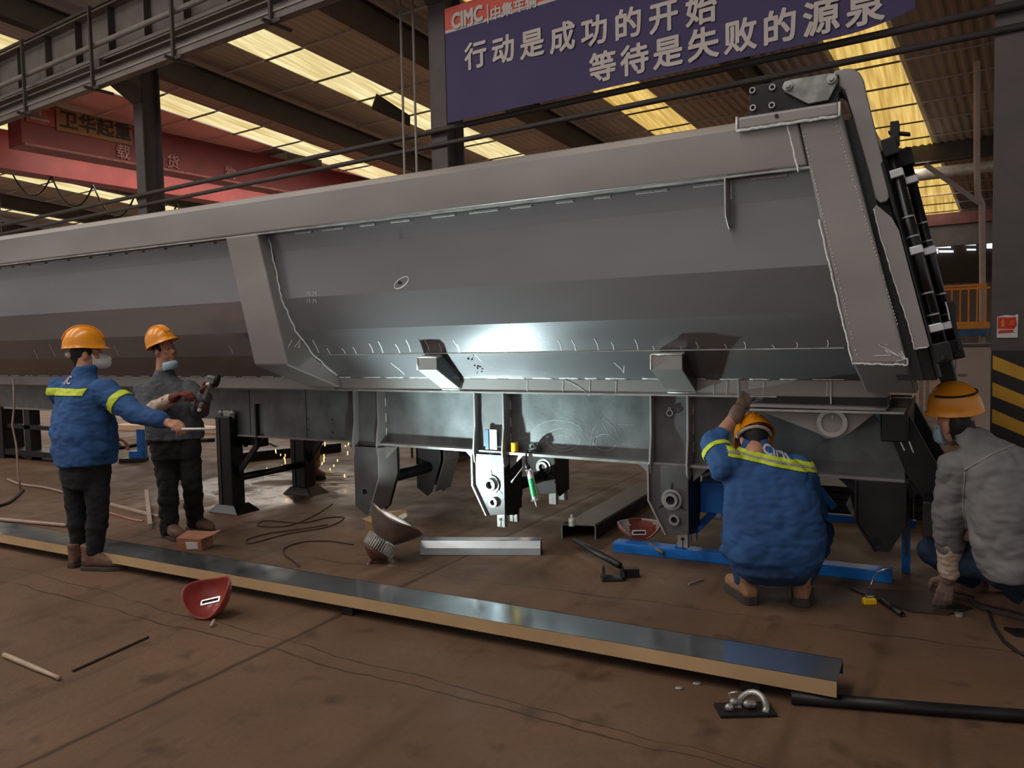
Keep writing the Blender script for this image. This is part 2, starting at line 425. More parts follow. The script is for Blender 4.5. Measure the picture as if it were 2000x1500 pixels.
def skylight_material(nm, c_lo, c_hi):
    m = bpy.data.materials.new(nm); m.use_nodes = True; nt = m.node_tree; N = nt.nodes; L = nt.links
    b = N['Principled BSDF']; tc = N.new('ShaderNodeTexCoord'); mp = N.new('ShaderNodeMapping'); mp.inputs['Scale'].default_value = (7, .22, 1)
    L.new(tc.outputs['Object'], mp.inputs[0])
    nz = N.new('ShaderNodeTexNoise'); nz.inputs['Scale'].default_value = 1.6; nz.inputs['Detail'].default_value = 5; L.new(mp.outputs[0], nz.inputs[0])
    rp = N.new('ShaderNodeValToRGB'); rp.color_ramp.elements[0].position = .32; rp.color_ramp.elements[1].position = .68
    rp.color_ramp.elements[0].color = c_lo; rp.color_ramp.elements[1].color = c_hi
    L.new(nz.outputs['Fac'], rp.inputs[0]); b.inputs['Base Color'].default_value = srgb(150, 130, 80)
    L.new(rp.outputs[0], b.inputs['Emission Color']); b.inputs['Emission Strength'].default_value = 1.0; b.inputs['Roughness'].default_value = .5
    return m
SKYM = skylight_material('translucent_roof_sheet', srgb(204, 176, 108), srgb(255, 246, 194)); SKYG = skylight_material('aged_roof_sheet', srgb(176, 138, 66), srgb(240, 206, 120))
for i, xs in enumerate(SKY_STRIPS):
    mb = corrugated(xs - 1.2, xs, -16, 42, 0, .03, .2)
    wo = struct(mb.obj('window_%d' % (i + 1), SKYG if i < 2 else SKYM, None, B(xs - .6, 12, roof_z(12))))
    mb = MB()
    for j in range(23):
        yb = 1.0 + 1.45 * j; mb.bar(B(xs - 1.2, yb, roof_z(yb) - .035), B(xs, yb, roof_z(yb) - .035), .05, .03)
    mb.obj('purlin_shadow_bar', PURLIN, wo)  # dark bars standing in for purlin shadow lines across the sheet

k = 0
for yb in [1.0 + 1.45 * i for i in range(23)]:
    k += 1; z = roof_z(yb) + .02
    mb = MB(); a, c = B(-46, yb, z - .05), B(13.9, yb, z - .05)
    mb.bar(a, c, .03, .035)
    struct(mb.obj('trim_%d' % k, ROOFM, None))
# rafters under the purlins on every column line
for i, xb in enumerate((5.4, 0.2, -5.0, -10.25, -15.65, -21.2, -26.7, -33.0, -39.0)):
    mb = MB()
    p0, p1 = B(xb, -15, roof_z(-15) - .45), B(xb, 33.5, roof_z(33.5) - .45)
    mb.bar(p0, p1, .025, .5); mb.bar(p0 + UP * .25, p1 + UP * .25, .26, .02); mb.bar(p0 - UP * .25, p1 - UP * .25, .26, .02)
    k += 1; struct(mb.obj('trim_%d' % k, PURLIN, None))

# columns (H sections) on the two rows
def h_column(xb, yb, top, name, m=COLUMN, fw=.26, dp=.36):
    mb = MB()
    def bx(x0, x1, y0, y1): mb.extrude([B(x, y, .02) for x, y in ((x0, y0), (x1, y0), (x1, y1), (x0, y1))], [B(x, y, top) for x, y in ((x0, y0), (x1, y0), (x1, y1), (x0, y1))])
    bx(xb - fw / 2, xb + fw / 2, yb, yb + .022); bx(xb - fw / 2, xb + fw / 2, yb + dp - .022, yb + dp); bx(xb - .012, xb + .012, yb + .02, yb + dp - .02)
    mb.extrude([B(x, y, 0) for x, y in ((xb - .25, yb - .08), (xb + .25, yb - .08), (xb + .25, yb + dp + .08), (xb - .25, yb + dp + .08))],
               [B(x, y, .03) for x, y in ((xb - .25, yb - .08), (xb + .25, yb - .08), (xb + .25, yb + dp + .08), (xb - .25, yb + dp + .08))])
    return mb.obj(name, m, None, B(xb, yb + dp / 2, 0))
COLX = [0.02, -6.22, -13.0, -19.3, -25.5]
n_t = k
for i, xb in enumerate(COLX):
    n_t += 1; struct(h_column(xb, 0.0, roof_z(0) - .75, 'trim_%d' % n_t))
for i, xb in enumerate((6, 0.5, -6.0, -12.0, -18.0, -24.0, -30.0)):
    n_t += 1; struct(h_column(xb, 18.2, roof_z(18.2) - .75, 'trim_%d' % n_t, COLUMN, .3, .45))

# far wall with its strip of daylight
WALLM = mat('far_wall_panel', (112, 96, 88), .7, 0, .15, 1.2, stretch=(4, 1, .2))
mb = MB(); mb.extrude([B(x, 33.0, z) for x, z in ((-46, 0), (13.9, 0), (13.9, 5.6), (-46, 5.6))], [B(x, 33.2, z) for x, z in ((-46, 0), (13.9, 0), (13.9, 5.6), (-46, 5.6))])
struct(mb.obj('wall_back', WALLM, None))
DAY = mat('daylight_opening', (235, 240, 250), .5, 0, .02, 1, emit=((240, 245, 255), 1.6))
nw = len(SKY_STRIPS)
for (u0, v0, u1, v1, ym) in ((1819, 478, 1857, 484, 39.9), (1818, 486, 1832, 495, 39.9), (1834, 489, 1862, 493, 39.9), (1884, 474, 1906, 479, 39.9), (1888, 486, 1906, 489, 39.9), (1927, 471, 1940, 485, 39.9), (1994, 469, 2006, 480, 39.9)):
    nw += 1; q = [on_b(u, v, ym - 7.2) for u, v in ((u0, v1), (u1, v1), (u1, v0), (u0, v0))]
    mb = MB(); mb.extrude(q, [p + BY * .04 for p in q]); struct(mb.obj('window_%d' % nw, DAY, None))
mb = MB(); q = [on_b(u, v, 32.85) for u, v in ((1700, 560), (2080, 540), (2080, 437), (1700, 452))]
mb.extrude(q, [p + BY * .06 for p in q]); n_t += 1; struct(mb.obj('trim_%d' % n_t, mat('far_dark_cladding', (50, 42, 42), .7), None))
nw += 1; q = [on_b(u, v, 32.7) for u, v in ((1818, 474), (1866, 468), (1862, 455), (1816, 461))]
mb = MB(); mb.extrude(q, [p + BY * .04 for p in q]); struct(mb.obj('window_%d' % nw, mat('dull_far_pane', (150, 138, 118), .4), None))

# ================================================================== CRANES, PIPES, BANNER (the hall behind)
def bxz(mb, x0, x1, y0, y1, z0, z1):   # box in the hall's own frame
    mb.extrude([B(x, y, z0) for x, y in ((x0, y0), (x1, y0), (x1, y1), (x0, y1))], [B(x, y, z1) for x, y in ((x0, y0), (x1, y0), (x1, y1), (x0, y1))]); return mb
RAILG = mat('pale_pipe_grey', (150, 142, 138), .5, .2, .1, 6)
rb = thing('crane_runway_beam', 'long grey crane runway girder carried on the columns, upper left', 'crane beam', B(-13, -.5, 6.2))
mb = MB(); bxz(mb, -24, -2.0, -.52, -.50, 6.45, 7.25); mb.obj('web', BEAMP, rb)
mb = MB(); bxz(mb, -24, -2.0, -.68, -.34, 6.43, 6.46); bxz(mb, -24, -2, -.66, -.36, 7.25, 7.275); bxz(mb, -24, -2, -.66, -.655, 6.40, 6.5); mb.obj('flange', BEAMP, rb)
for x in [-23.2 + 1.05 * i for i in range(20)]:
    mb = MB(); bxz(mb, x, x + .015, -.64, -.52, 6.46, 7.25); mb.obj('stiffener', PURLIN, rb)
mb = MB(); mb.tube([B(-24, -.76, 6.62), B(-2, -.76, 6.62)], .045, 10); mb.obj('pipe', RAILG, rb)
mb = MB(); bxz(mb, -24, -2.0, -.80, -.70, 5.93, 5.96); bxz(mb, -24, -2.0, -.81, -.795, 5.93, 6.07); bxz(mb, -24, -2.0, -.70, -.68, 5.93, 6.2); bxz(mb, -24, -2.0, -.80, -.3, 6.2, 6.22)
mb.obj('conductor_channel', BEAMP, rb)
mb = MB(); bxz(mb, -24, -2.0, -.83, -.815, 6.02, 6.045); mb.obj('conductor_rail', RAILG, rb)
mb = MB(); bxz(mb, -24, -2.0, -.80, -.76, 7.20, 7.25); mb.obj('top_rail', PURLIN, rb)
for x in (-19.9, -17.6, -15.22, -12.9, -10.62, -8.40, -6.1):
    mb = MB(); bxz(mb, x, x + .05, -.87, -.82, 5.86, 7.22); bxz(mb, x, x + .05, -1.0, -.5, 5.86, 5.90); bxz(mb, x, x + .22, -.86, -.83, 5.86, 5.91)
    mb.obj('hanger_post', PURLIN, rb, bevel=.004)
for x in COLX[1:4]:
    mb = MB()
    P = lambda xx, y, z: B(xx, y, z)
    mb.extrude([P(x - .13, y, z) for y, z in ((0.02, 5.85), (0.02, 6.42), (-.72, 6.42), (-.72, 6.28))], [P(x + .13, y, z) for y, z in ((0.02, 5.85), (0.02, 6.42), (-.72, 6.42), (-.72, 6.28))])
    mb.obj('corbel', COLUMN, rb)

# far runway beam and a red one below it
fb = thing('crane_runway_beam', 'dark crane runway girder on the far columns, right of the trailer', 'crane beam', B(-8, 17.9, 6.4))
mb = MB(); bxz(mb, -30, 8, 17.85, 17.88, 6.42, 7.05); mb.obj('web', PURLIN, fb)
mb = MB(); bxz(mb, -30, 8, 17.7, 18.03, 6.40, 6.43); bxz(mb, -30, 8, 17.7, 18.03, 7.04, 7.07); mb.obj('flange', PURLIN, fb)
rbm = MB(); bxz(rbm, -20, 6, 24.0, 24.4, 5.30, 5.72); o = rbm.obj('crane_girder', mat('dull_red_girder', (92, 44, 38), .6), None, bevel=.01)
tag(o, 'dull red crane girder far behind the right end of the trailer', 'crane beam')
rbm = MB(); bxz(rbm, -20, 6, 24.1, 24.3, 4.55, 5.30); o = rbm.obj('support_beam', PURLIN, None); tag(o, 'dark beam directly under the dull red far girder', 'beam')

# bridge crane with two red box girders
bc = thing('bridge_crane', 'red overhead bridge crane with two box girders, upper left', 'crane', B(-19.3, 9, 5.9))
mb = MB(); bxz(mb, -18.6, -18.0, .35, 17.9, 6.0, 6.95); mb.obj('girder', CRANE, bc, bevel=.01)
mb = MB(); bxz(mb, -21.1, -20.5, .35, 17.9, 5.95, 6.90); mb.obj('girder', CRANE, bc, bevel=.01)
mb = MB(); bxz(mb, -17.995, -17.98, .4, 17.8, 6.0, 6.05); mb.obj('lower_lip', mat('crane_pale_edge', (196, 120, 108), .5), bc)
for y0 in (.3, 17.6):
    mb = MB(); bxz(mb, -22.2, -16.9, y0, y0 + .35, 6.9, 7.2); mb.obj('end_carriage', CRANE, bc, bevel=.01)
mb = MB(); bxz(mb, -20.4, -18.7, 8.2, 9.6, 6.9, 7.4); mb.obj('trolley', PURLIN, bc, bevel=.02)
def girder_point(u, v): return on_plane(u, v, B(-17.98, 0, 0), BX)
def girder_board(name, u0, v0, u1, v1, m):
    p0, p1 = girder_point(u0, v0), girder_point(u1, v1)
    y0, y1 = (p0 - BORG).dot(BY), (p1 - BORG).dot(BY); z1, z0 = max(p0.z, p1.z), min(p0.z, p1.z)
    mb = MB(); bxz(mb, -17.985, -17.965, y0, y1, z0, z1); o = mb.obj(name, m, bc); return o, y0, y1, z0, z1
YSIGN = mat('crane_sign_yellow', (176, 120, 72), .6, 0, .1, 4); DKTEXT = mat('crane_sign_text', (70, 50, 40), .6)
PINK = mat('crane_pale_marking', (208, 150, 140), .6)
zc, hh = 6.62, .2
for (y0, y1, m) in ((1.0, 1.62, PINK), (1.62, 3.0, YSIGN)):
    pass
s1 = MB(); bxz(s1, -17.985, -17.965, .15 + .3, 1.05, 6.50, 6.95); sb = s1.obj('logo_board', mat('crane_logo_red', (186, 72, 56), .5), bc)
text_obj('lettering', '工', .44, B(-17.96, .74, 6.72), BY, UP, PINK, bc, .012)
s1 = MB(); bxz(s1, -17.985, -17.965, 1.08, 2.85, 6.45, 6.95); sb = s1.obj('sign_board', YSIGN, bc)
text_obj('lettering', '卫华起重', .42, B(-17.96, 1.98, 6.70), BY, UP, DKTEXT, bc, .012)
text_obj('lettering', '载', .36, B(-17.96, 2.6, 6.22), BY, UP, PINK, bc, .004)
text_obj('lettering', '货', .36, B(-17.96, 3.9, 6.22), BY, UP, PINK, bc, .004)
text_obj('lettering', '物', .36, B(-17.96, 5.6, 6.22), BY, UP, PINK, bc, .004)
# looping crane cable under its wire
fc = MB(); pts = []
for i in range(6):
    a, c = on_b(18 + 82 * i, 326 + 18 * i, 2.2), on_b(100 + 82 * i, 344 + 18 * i, 2.2)
    for k in range(10):
        t = k / 10; p = a.lerp(c, t); p.z -= 1.0 * (1 - (2 * t - 1) ** 2) * .62; pts.append(p)
fc.tube(pts, .022, 6); o = fc.obj('festoon_cable', RUBBER, None, smooth=True); tag(o, 'black crane cable hanging in loops below the red crane', 'cable')

# two pipe runs along the column row
for dz, r, lab in ((4.24, .036, 'upper of two thin grey pipes running along the column row'), (4.07, .032, 'lower of two thin grey pipes running along the column row')):
    mb = MB(); mb.tube([B(-26, -.02 if dz < 4.2 else -.06, dz - .0), B(6, -.02 if dz < 4.2 else -.06, dz + .02)], r, 10)
    tag(mb.obj('pipe_run', PURLIN, None, smooth=True), lab, 'pipe', 'pipe runs along the columns')
for uu, lab in ((782, 'left of two thin vertical conduits beside the middle column'), (806, 'right of two thin vertical conduits beside the middle column')):
    p = on_b(uu + 6, 330, -.14); q = on_b(uu, 8, -.14); x = (p - BORG).dot(BX); x2 = (q - BORG).dot(BX)
    mb = MB(); mb.tube([B(x, -.14, 0.0), B(x2, -.14, 6.3)], .016, 8); tag(mb.obj('conduit', RAILG, None, smooth=True), lab, 'pipe', 'conduits by the middle column')

# slogan banner
YBN = -.2
NAVY = mat('banner_navy', (68, 58, 100), .7, 0, .06, 1.5); BRED = mat('banner_coral', (214, 96, 80), .7, 0, .05, 2); LETTER = mat('banner_lettering', (205, 196, 192), .7, 0, .04, 3)
bn = thing('slogan_banner', 'navy banner with white slogan and red header strung between columns', 'banner', B(-3.4, YBN, 4.3))
def bpt(u, v): p = on_b(u, v, YBN); return (p - BORG).dot(BX), p.z
BXL, BXR = bpt(873, 200)[0], bpt(1787, 60)[0]
ZB, ZR, ZT = 4.27, 5.36, 5.66
def banner_sheet(mb, z0, z1, off, nx=40):
    lo, hi = [], []
    for i in range(nx + 1):
        t = i / nx; x = BXL + (BXR - BXL) * t; wv = .004 * math.sin(t * 23) + .003 * math.sin(t * 51 + 1)
        zb = z0 + (.10 * max(0, (t - .88) / .12) ** 2 if z0 == ZB else 0)
        lo.append(B(x, YBN + wv + off, zb)); hi.append(B(x, YBN + wv + off, z1))
    bm = mb.bm
    A = [[bm.verts.new(p) for p in r] for r in (lo, hi, [p + BY * .006 for p in hi], [p + BY * .006 for p in lo])]
    for a in range(4):
        for i in range(nx): bm.faces.new([A[a][i], A[a][i + 1], A[(a + 1) % 4][i + 1], A[(a + 1) % 4][i]])
    for i in (0, nx): bm.faces.new([A[k][i] for k in range(4)])
    return mb
banner_sheet(MB(), ZB, ZR, 0).obj('cloth', NAVY, bn, smooth=False)
banner_sheet(MB(), ZR, ZR + .035, -.001).obj('dividing_line', LETTER, bn)
banner_sheet(MB(), ZR + .035, ZT, 0).obj('header_strip', BRED, bn)
def banner_text(s, px0, px1, v0, v1, size, bold, m, zfix=None):
    xa, za = bpt(px0, v0); xb, zb = bpt(px1, v1); n = len(s)
    for i, ch in enumerate(s):
        t = i / max(1, n - 1); text_obj('lettering', ch, size, B(xa + (xb - xa) * t, YBN - .013, za + (zb - za) * t), BX, UP, m, bn, bold)
banner_text('行动是成功的开始', 930, 1370, 112, 22, .335, .009, LETTER)
banner_text('等待是失败的源泉', 1178, 1690, 135, 20, .335, .009, LETTER)
xa, za = bpt(913, 36)
text_obj('lettering', 'CIMC', .25, B(xa, YBN - .013, za), BX, UP, LETTER, bn, .012, .78)
xa, za = bpt(1003, 17); text_obj('lettering', '中集车辆', .165, B(xa, YBN - .013, za), BX, UP, LETTER, bn, .005)
xa, za = bpt(954, 28); mb = MB(); bxz(mb, xa - .008, xa + .008, YBN - .014, YBN - .010, za - .11, za + .11); mb.obj('lettering', LETTER, bn)
for x in (BXL + .02, BXR - .02):
    mb = MB(); mb.tube([B(x, YBN, ZT), B(x - .02, YBN, 6.9)], .006, 6); mb.obj('tie_rope', RUBBER, bn)

# loose flap of torn roof sheet under the long roof light
fp = on_z(742, 200, 7.45)
mb = MB(); a = at(725, 212, dep(fp)); c = at(735, 182, dep(fp)); d = at(800, 225, dep(fp) + .6); e = at(800, 246, dep(fp) + .6)
mb.extrude([a, c, d, e], [p - UP * .02 + BX * .02 for p in (a, c, d, e)]); tag(mb.obj('torn_roof_sheet', PURLIN, None), 'torn strip of roof sheet hanging below a roof light, left of the banner', 'roof sheet')

# right side of the hall
mb = MB(); pz = 9.0
dp = mb.tube([on_b(1908, 120, 8.9), on_b(1908, 330, 8.9), on_b(1910, 380, 8.9), on_b(1918, 398, 8.9), on_b(1919, 560, 8.9), B(-.58, 8.9, 0)], .055, 10)
tag(mb.obj('drain_pipe', mat('pipe_pinkish_white', (176, 158, 152), .5, 0, .08, 5), None, smooth=True), 'pale vertical drain pipe with a bend left of the striped column', 'pipe')
mb = MB(); mb.bar(on_b(1808, 322, 8.8), on_b(1912, 396, 8.8), .05, .09); tag(mb.obj('diagonal_brace', RAILG, None), 'pale diagonal brace running down to the drain pipe', 'brace')
duct = MB(); duct.tube([B(-9, 16.5, 5.85), B(3, 16.5, 5.85)], .16, 14); tag(duct.obj('foil_duct', mat('foil_duct_white', (176, 168, 160), .4, .2, .2, 8), None, smooth=True), 'pale insulated duct below the dark far runway girder', 'duct')

plat = thing('railed_platform', 'yellow railed work platform on blue base far right of the trailer', 'platform', B(-.8, 8.0, 0))
YRAIL = mat('railing_orange', (232, 150, 52), .5, 0, .1, 6)
X0, X1 = -1.5, -.46
mb = MB(); bxz(mb, X0, X1, 7.4, 8.6, 1.56, 1.68); mb.obj('toe_board', YRAIL, plat, bevel=.005)
mb = MB(); bxz(mb, X0, X1, 7.38, 8.62, 1.44, 1.55); mb.obj('deck', mat('platform_blue', (44, 92, 130), .5), plat, bevel=.005)
for y in (7.42, 8.58):
    mb = MB(); bxz(mb, X0, X1, y - .02, y + .02, 2.28, 2.32); mb.obj('handrail', YRAIL, plat)
for i in range(9):
    x = X0 + .02 + i * (X1 - X0 - .04) / 8
    mb = MB(); bxz(mb, x - .012, x + .012, 7.41, 7.43, 1.68, 2.28); mb.obj('baluster', YRAIL, plat)
for x in (X0 + .05, X1 - .05):
    for y in (7.5, 8.5):
        mb = MB(); bxz(mb, x - .03, x + .03, y - .03, y + .03, 0, 1.44); mb.obj('leg', RAILG, plat)

cab = thing('steel_cabinet', 'tall beige steel cabinet left of the yellow and black striped column', 'cabinet', B(-.42, 5.2, 0))
CABM = mat('cabinet_beige', (164, 146, 138), .5, 0, .08, 2)
mb = MB(); bxz(mb, -.98, -.18, 5.0, 5.6, .0, 1.30); mb.obj('body', CABM, cab, bevel=.012)
mb = MB(); bxz(mb, -1.0, -.16, 4.98, 5.62, 1.30, 1.345); mb.obj('top', mat('cabinet_top_grey', (84, 78, 74), .5), cab, bevel=.01)
for x0, x1 in ((-.975, -.745), (-.735, -.185)):
    mb = MB(); bxz(mb, x0, x1, 4.975, 5.0, .06, 1.27); dr = mb.obj('door', CABM, cab, bevel=.004)
    mb = MB(); bxz(mb, x0 + .03, x0 + .14, 4.955, 4.975, .88, .91); mb.obj('handle', mat('cabinet_handle', (120, 108, 102), .5), dr)

# striped sleeve and extinguisher notice on the near right column
sl = thing('hazard_stripe_guard', 'yellow and black striped guard wrapped round the right column', 'column guard', B(.02, -.01, .3))
def striped(mb, face, z0, z1): pass
STY = mat('hazard_yellow', (212, 162, 52), .6, 0, .1, 8); STK = mat('hazard_black', (44, 42, 42), .6, 0, .1, 8)
mb = MB(); bxz(mb, -.10, .20, -.02, -.002, .28, 1.36); mb.obj('black_board', STK, sl)
for i in range(6):
    z = 1.36 - .06 - i * .235
    q = [(-.095, z + .02), (.195, z - .12), (.195, z - .23), (-.095, z - .10)]
    q = [(x, max(.29, min(1.355, zz))) for x, zz in q]
    if q[0][1] - q[3][1] < .01: continue
    mb = MB(); mb.extrude([B(x, -.024, zz) for x, zz in q], [B(x, -.018, zz) for x, zz in q]); mb.obj('yellow_stripe', STY, sl)
sg = thing('fire_notice', 'torn red and white fire extinguisher notice on the right column', 'sign', B(.01, -.01, 1.48))
mb = MB(); mb.extrude([B(x, -.012, z) for x, z in ((-.068, 1.472), (.085, 1.470), (.087, 1.675), (.06, 1.66), (.0, 1.668), (-.066, 1.655))], [B(x, -.004, z) for x, z in ((-.068, 1.472), (.085, 1.470), (.087, 1.675), (.06, 1.66), (.0, 1.668), (-.066, 1.655))]); mb.obj('paper', WHITE, sg)
SRED = mat('notice_red', (212, 60, 34), .6, 0, .08, 20); SORG = mat('notice_orange', (240, 130, 62), .6, 0, .05, 20)
mb = MB(); mb.extrude([B(x, -.015, z) for x, z in ((-.062, 1.55), (.06, 1.545), (.08, 1.58), (.07, 1.65), (.02, 1.645), (-.06, 1.65))], [B(x, -.011, z) for x, z in ((-.062, 1.55), (.06, 1.545), (.08, 1.58), (.07, 1.65), (.02, 1.645), (-.06, 1.65))]); mb.obj('red_panel', SRED, sg)
mb = MB(); mb.extrude([B(x, -.015, z) for x, z in ((-.06, 1.51), (.06, 1.515), (.05, 1.54), (-.05, 1.538))], [B(x, -.011, z) for x, z in ((-.06, 1.51), (.06, 1.515), (.05, 1.54), (-.05, 1.538))]); mb.obj('red_panel', SRED, sg)
mb = MB(); bxz(mb, -.036, -.012, -.019, -.014, 1.565, 1.62); bxz(mb, -.03, -.018, -.019, -.014, 1.62, 1.632); mb.obj('extinguisher_symbol', SORG, sg)
for i in range(3):
    mb = MB(); mb.extrude([B(.02 + i * .012 + t, -.019, z) for t, z in ((0, 1.575), (.005, 1.575), (.018, 1.62), (.013, 1.62))], [B(.02 + i * .012 + t, -.014, z) for t, z in ((0, 1.575), (.005, 1.575), (.018, 1.62), (.013, 1.62))]); mb.obj('flame_symbol', SORG, sg)
mb = MB()
tag(bxz(mb, -2.6, -1.9, 5.5, 6.3, .0, .80).obj('orange_bin', mat('bin_orange', (214, 122, 40), .5, 0, .1, 6), None, bevel=.03), 'orange bin on the floor behind the trailer tail', 'bin')

# ================================================================== THE TIPPER TRAILER
tr = thing('tipper_trailer', 'long bare steel half-pipe tipper trailer under assembly, filling the middle of the hall', 'trailer', (-4.5, 5.5, 0))
YC = 5.5
XL = -9.9
LEAN = .24
def mirror(yz): return [(2 * YC - y, z) for y, z in yz]
PROF = [(4.40, 2.43), (4.42, 2.27), (4.405, 1.906), (4.47, 1.657), (4.60, 1.465), (4.84, 1.273), (5.2, 1.20)]
def facet_pt(u, v, i, off=0.0):      # point on facet i (between PROF[i] and PROF[i+1])
    (y0, z0), (y1, z1) = PROF[i], PROF[i + 1]
    n = V((0, -(z0 - z1), -(y1 - y0))).normalized()
    return on_plane(u, v, V((0, y0, z0)) + n * off, n), n
# body shell: one folded sheet, near side, floor, far side
near = PROF
full = near + [(2 * YC - y, z) for y, z in reversed(near)]
def offset(path, d):
    out = []
    for i, (y, z) in enumerate(path):
        a = path[max(i - 1, 0)]; c = path[min(i + 1, len(path) - 1)]
        ty, tz = c[0] - a[0], c[1] - a[1]; l = math.hypot(ty, tz); out.append((y - tz / l * d, z + ty / l * d))
    return out
inn = offset(full, .012)
ringp = full + list(reversed(inn))
mb = MB()
r0 = [(XL, y, z) for y, z in ringp]; r1 = [(-.62 + (2.6 - z) * LEAN, y, z) for y, z in ringp]
mb.extrude(r0, r1); shell = mb.obj('body_shell', STEEL_PANEL, tr)
RAIL = [(4.30, 2.41), (4.30, 2.645), (4.335, 2.695), (4.46, 2.695), (4.46, 2.41)]
for k, pf in enumerate((RAIL, mirror(RAIL))):
    mb = MB(); mb.extrude([(XL, y, z) for y, z in pf], [(-.690 + (2.634 - z) * .208, y, z) for y, z in pf]); o = mb.obj('top_rail', STEEL, tr, bevel=.012, seg=3)
    if k == 0:
        rail = o
        mb = MB(); mb.box(XL, -.62, 4.306, 4.33, 2.398, 2.41); mb.obj('rail_lit_edge', STEEL_LIGHT, rail)  # pale strip paints the lit chamfer under the rail
        mb = MB(); x = XL + .1
        while x < -.75:
            l = random.uniform(.1, .22)
            if not (-5.0 < x < -4.55): mb.box(x, x + l, 4.388, 4.400, 2.385, 2.397)
            x += l + random.uniform(.08, .2)
        mb.obj('weld_seam', WELD, rail)
# rib (side stake) and the rear post: folded box, wide at the rail, following the body
def rib_profile(zt, yb_, zb, yin, zin): return [(4.30, zt), (4.30, zb), (yb_, zin)] + [(4.845, 1.29), (4.60, 1.455), (4.47, 1.65), (4.405, 1.90), (4.42, zt)]
mb = MB(); pf = [(4.30, 2.41), (4.30, 1.397), (4.80, 1.20), (4.835, 1.20), (4.84, 1.275), (4.60, 1.467), (4.47, 1.66), (4.405, 1.91), (4.415, 2.41)]
mb.xprism(pf, -4.979, -4.63, .265, 2.40); rib = mb.obj('side_rib', STEEL, tr, bevel=.014, seg=3)
def lean_x(x, z, l=.265, zr=2.40): return x + (zr - z) * l
mb = MB(); pts = [V((lean_x(-4.625, z), y - .006, z)) for y, z in ((4.415, 2.39), (4.405, 1.91), (4.47, 1.66), (4.60, 1.467), (4.84, 1.275))]
fine = []
for p, q in zip(pts, pts[1:]):
    n = max(2, int((q - p).length / .03))
    for i in range(n): fine.append(p.lerp(q, i / n) + V((random.uniform(-.003, .003),) * 3))
mb.tube(fine, .007, 6); mb.obj('weld_seam', WELD, rib, smooth=True)
mb = MB()
for i in range(16):
    c = V((lean_x(-4.63, 1.55) + .004, random.uniform(4.36, 4.47), random.uniform(1.46, 1.56))); d = V((0, random.uniform(-1, 1), random.uniform(-1, 1))).normalized() * random.uniform(.015, .05)
    mb.ribbon([c - d, c + d], .003, (1, 0, .2))
mb.obj('chalk_marking', CHALK, rib)
# rear post
mb = MB(); pf = [(4.30, 2.68), (4.30, 1.387), (4.60, 1.222), (4.82, 1.222), (4.84, 1.275), (4.60, 1.467), (4.47, 1.66), (4.405, 1.91), (4.44, 2.68)]
mb.extrude([(-.686 + (2.634 - z) * .208, y, z) for y, z in pf], [(-.49 + (2.685 - z) * .239, y, z) for y, z in pf]); post = mb.obj('rear_post', STEEL, tr, bevel=.014, seg=3)
mb = MB(); pf2 = mirror(pf)
mb.extrude([(-.686 + (2.634 - z) * .208, y, z) for y, z in pf2], [(-.49 + (2.685 - z) * .239, y, z) for y, z in pf2]); mb.obj('rear_post', STEEL, tr, bevel=.014)
mb = MB()
for (a, c) in (((1565, 245), (1675, 700)), ((1632, 238), (1755, 640))):
    p, q = on_y(*a, 4.298), on_y(*c, 4.298); n = 60
    for i in range(n):
        if random.random() < .8:
            e = p.lerp(q, (i + random.uniform(-.2, .2)) / n); mb.box(e.x - .0018, e.x + .0018, 4.296, 4.301, e.z - random.uniform(.002, .006), e.z + .003)
arrow = [[(1705, 695), (1740, 694), (1727, 683), (1766, 700)], [(1733, 673), (1715, 673), (1740, 686), (1768, 702)], [(1756, 690), (1768, 701), (1750, 706)], [(1760, 686), (1769, 701)]]
for st in arrow: mb.ribbon([on_y(u, v, 4.299) for u, v in st], .0035, (0, -1, 0))
mb.obj('chalk_marking', CHALK, post)
mb = MB()
for a, c in (((1665, 710), (1773, 713)), ((1665, 709), (1600, 430)), ((1773, 713), (1772, 700))):
    p, q = on_y(*a, 4.302), on_y(*c, 4.302); n = 30
    mb.tube([p.lerp(q, i / n) + V((random.uniform(-.002, .002), 0, random.uniform(-.003, .003))) for i in range(n + 1)], .0055 if a[0] < 1700 or c[1] > 700 else .005, 6)
p, q = on_y(1537, 240, 4.302), on_y(1560, 335, 4.302)
mb.tube([p.lerp(q, i / 14) + V((random.uniform(-.002, .002), 0, 0)) for i in range(15)], .006, 6)
mb.obj('weld_seam', WELD, post, smooth=True)
# cap bracket on top of the rail end
mb = MB(); mb.box(-.994, -.487, 4.27, 4.46, 2.632, 2.705); cap_ = mb.obj('rail_cap', STEEL, tr, bevel=.016, seg=3)
mb = MB()
pts = [V((-.994, 4.268, 2.705)), V((-.994, 4.268, 2.634))] + [V((-.994 + i * .0203, 4.268, 2.632 + random.uniform(-.003, .003))) for i in range(26)] + [V((-.487, 4.268, 2.70))]
mb.tube(pts, .0065, 6); mb.obj('weld_seam', WELD, cap_, smooth=True)
mb = MB(); mb.cyl((-.79, 4.275, 2.678), (-.79, 4.264, 2.678), .010, n=12); mb.obj('bolt_hole', BLACK, cap_)
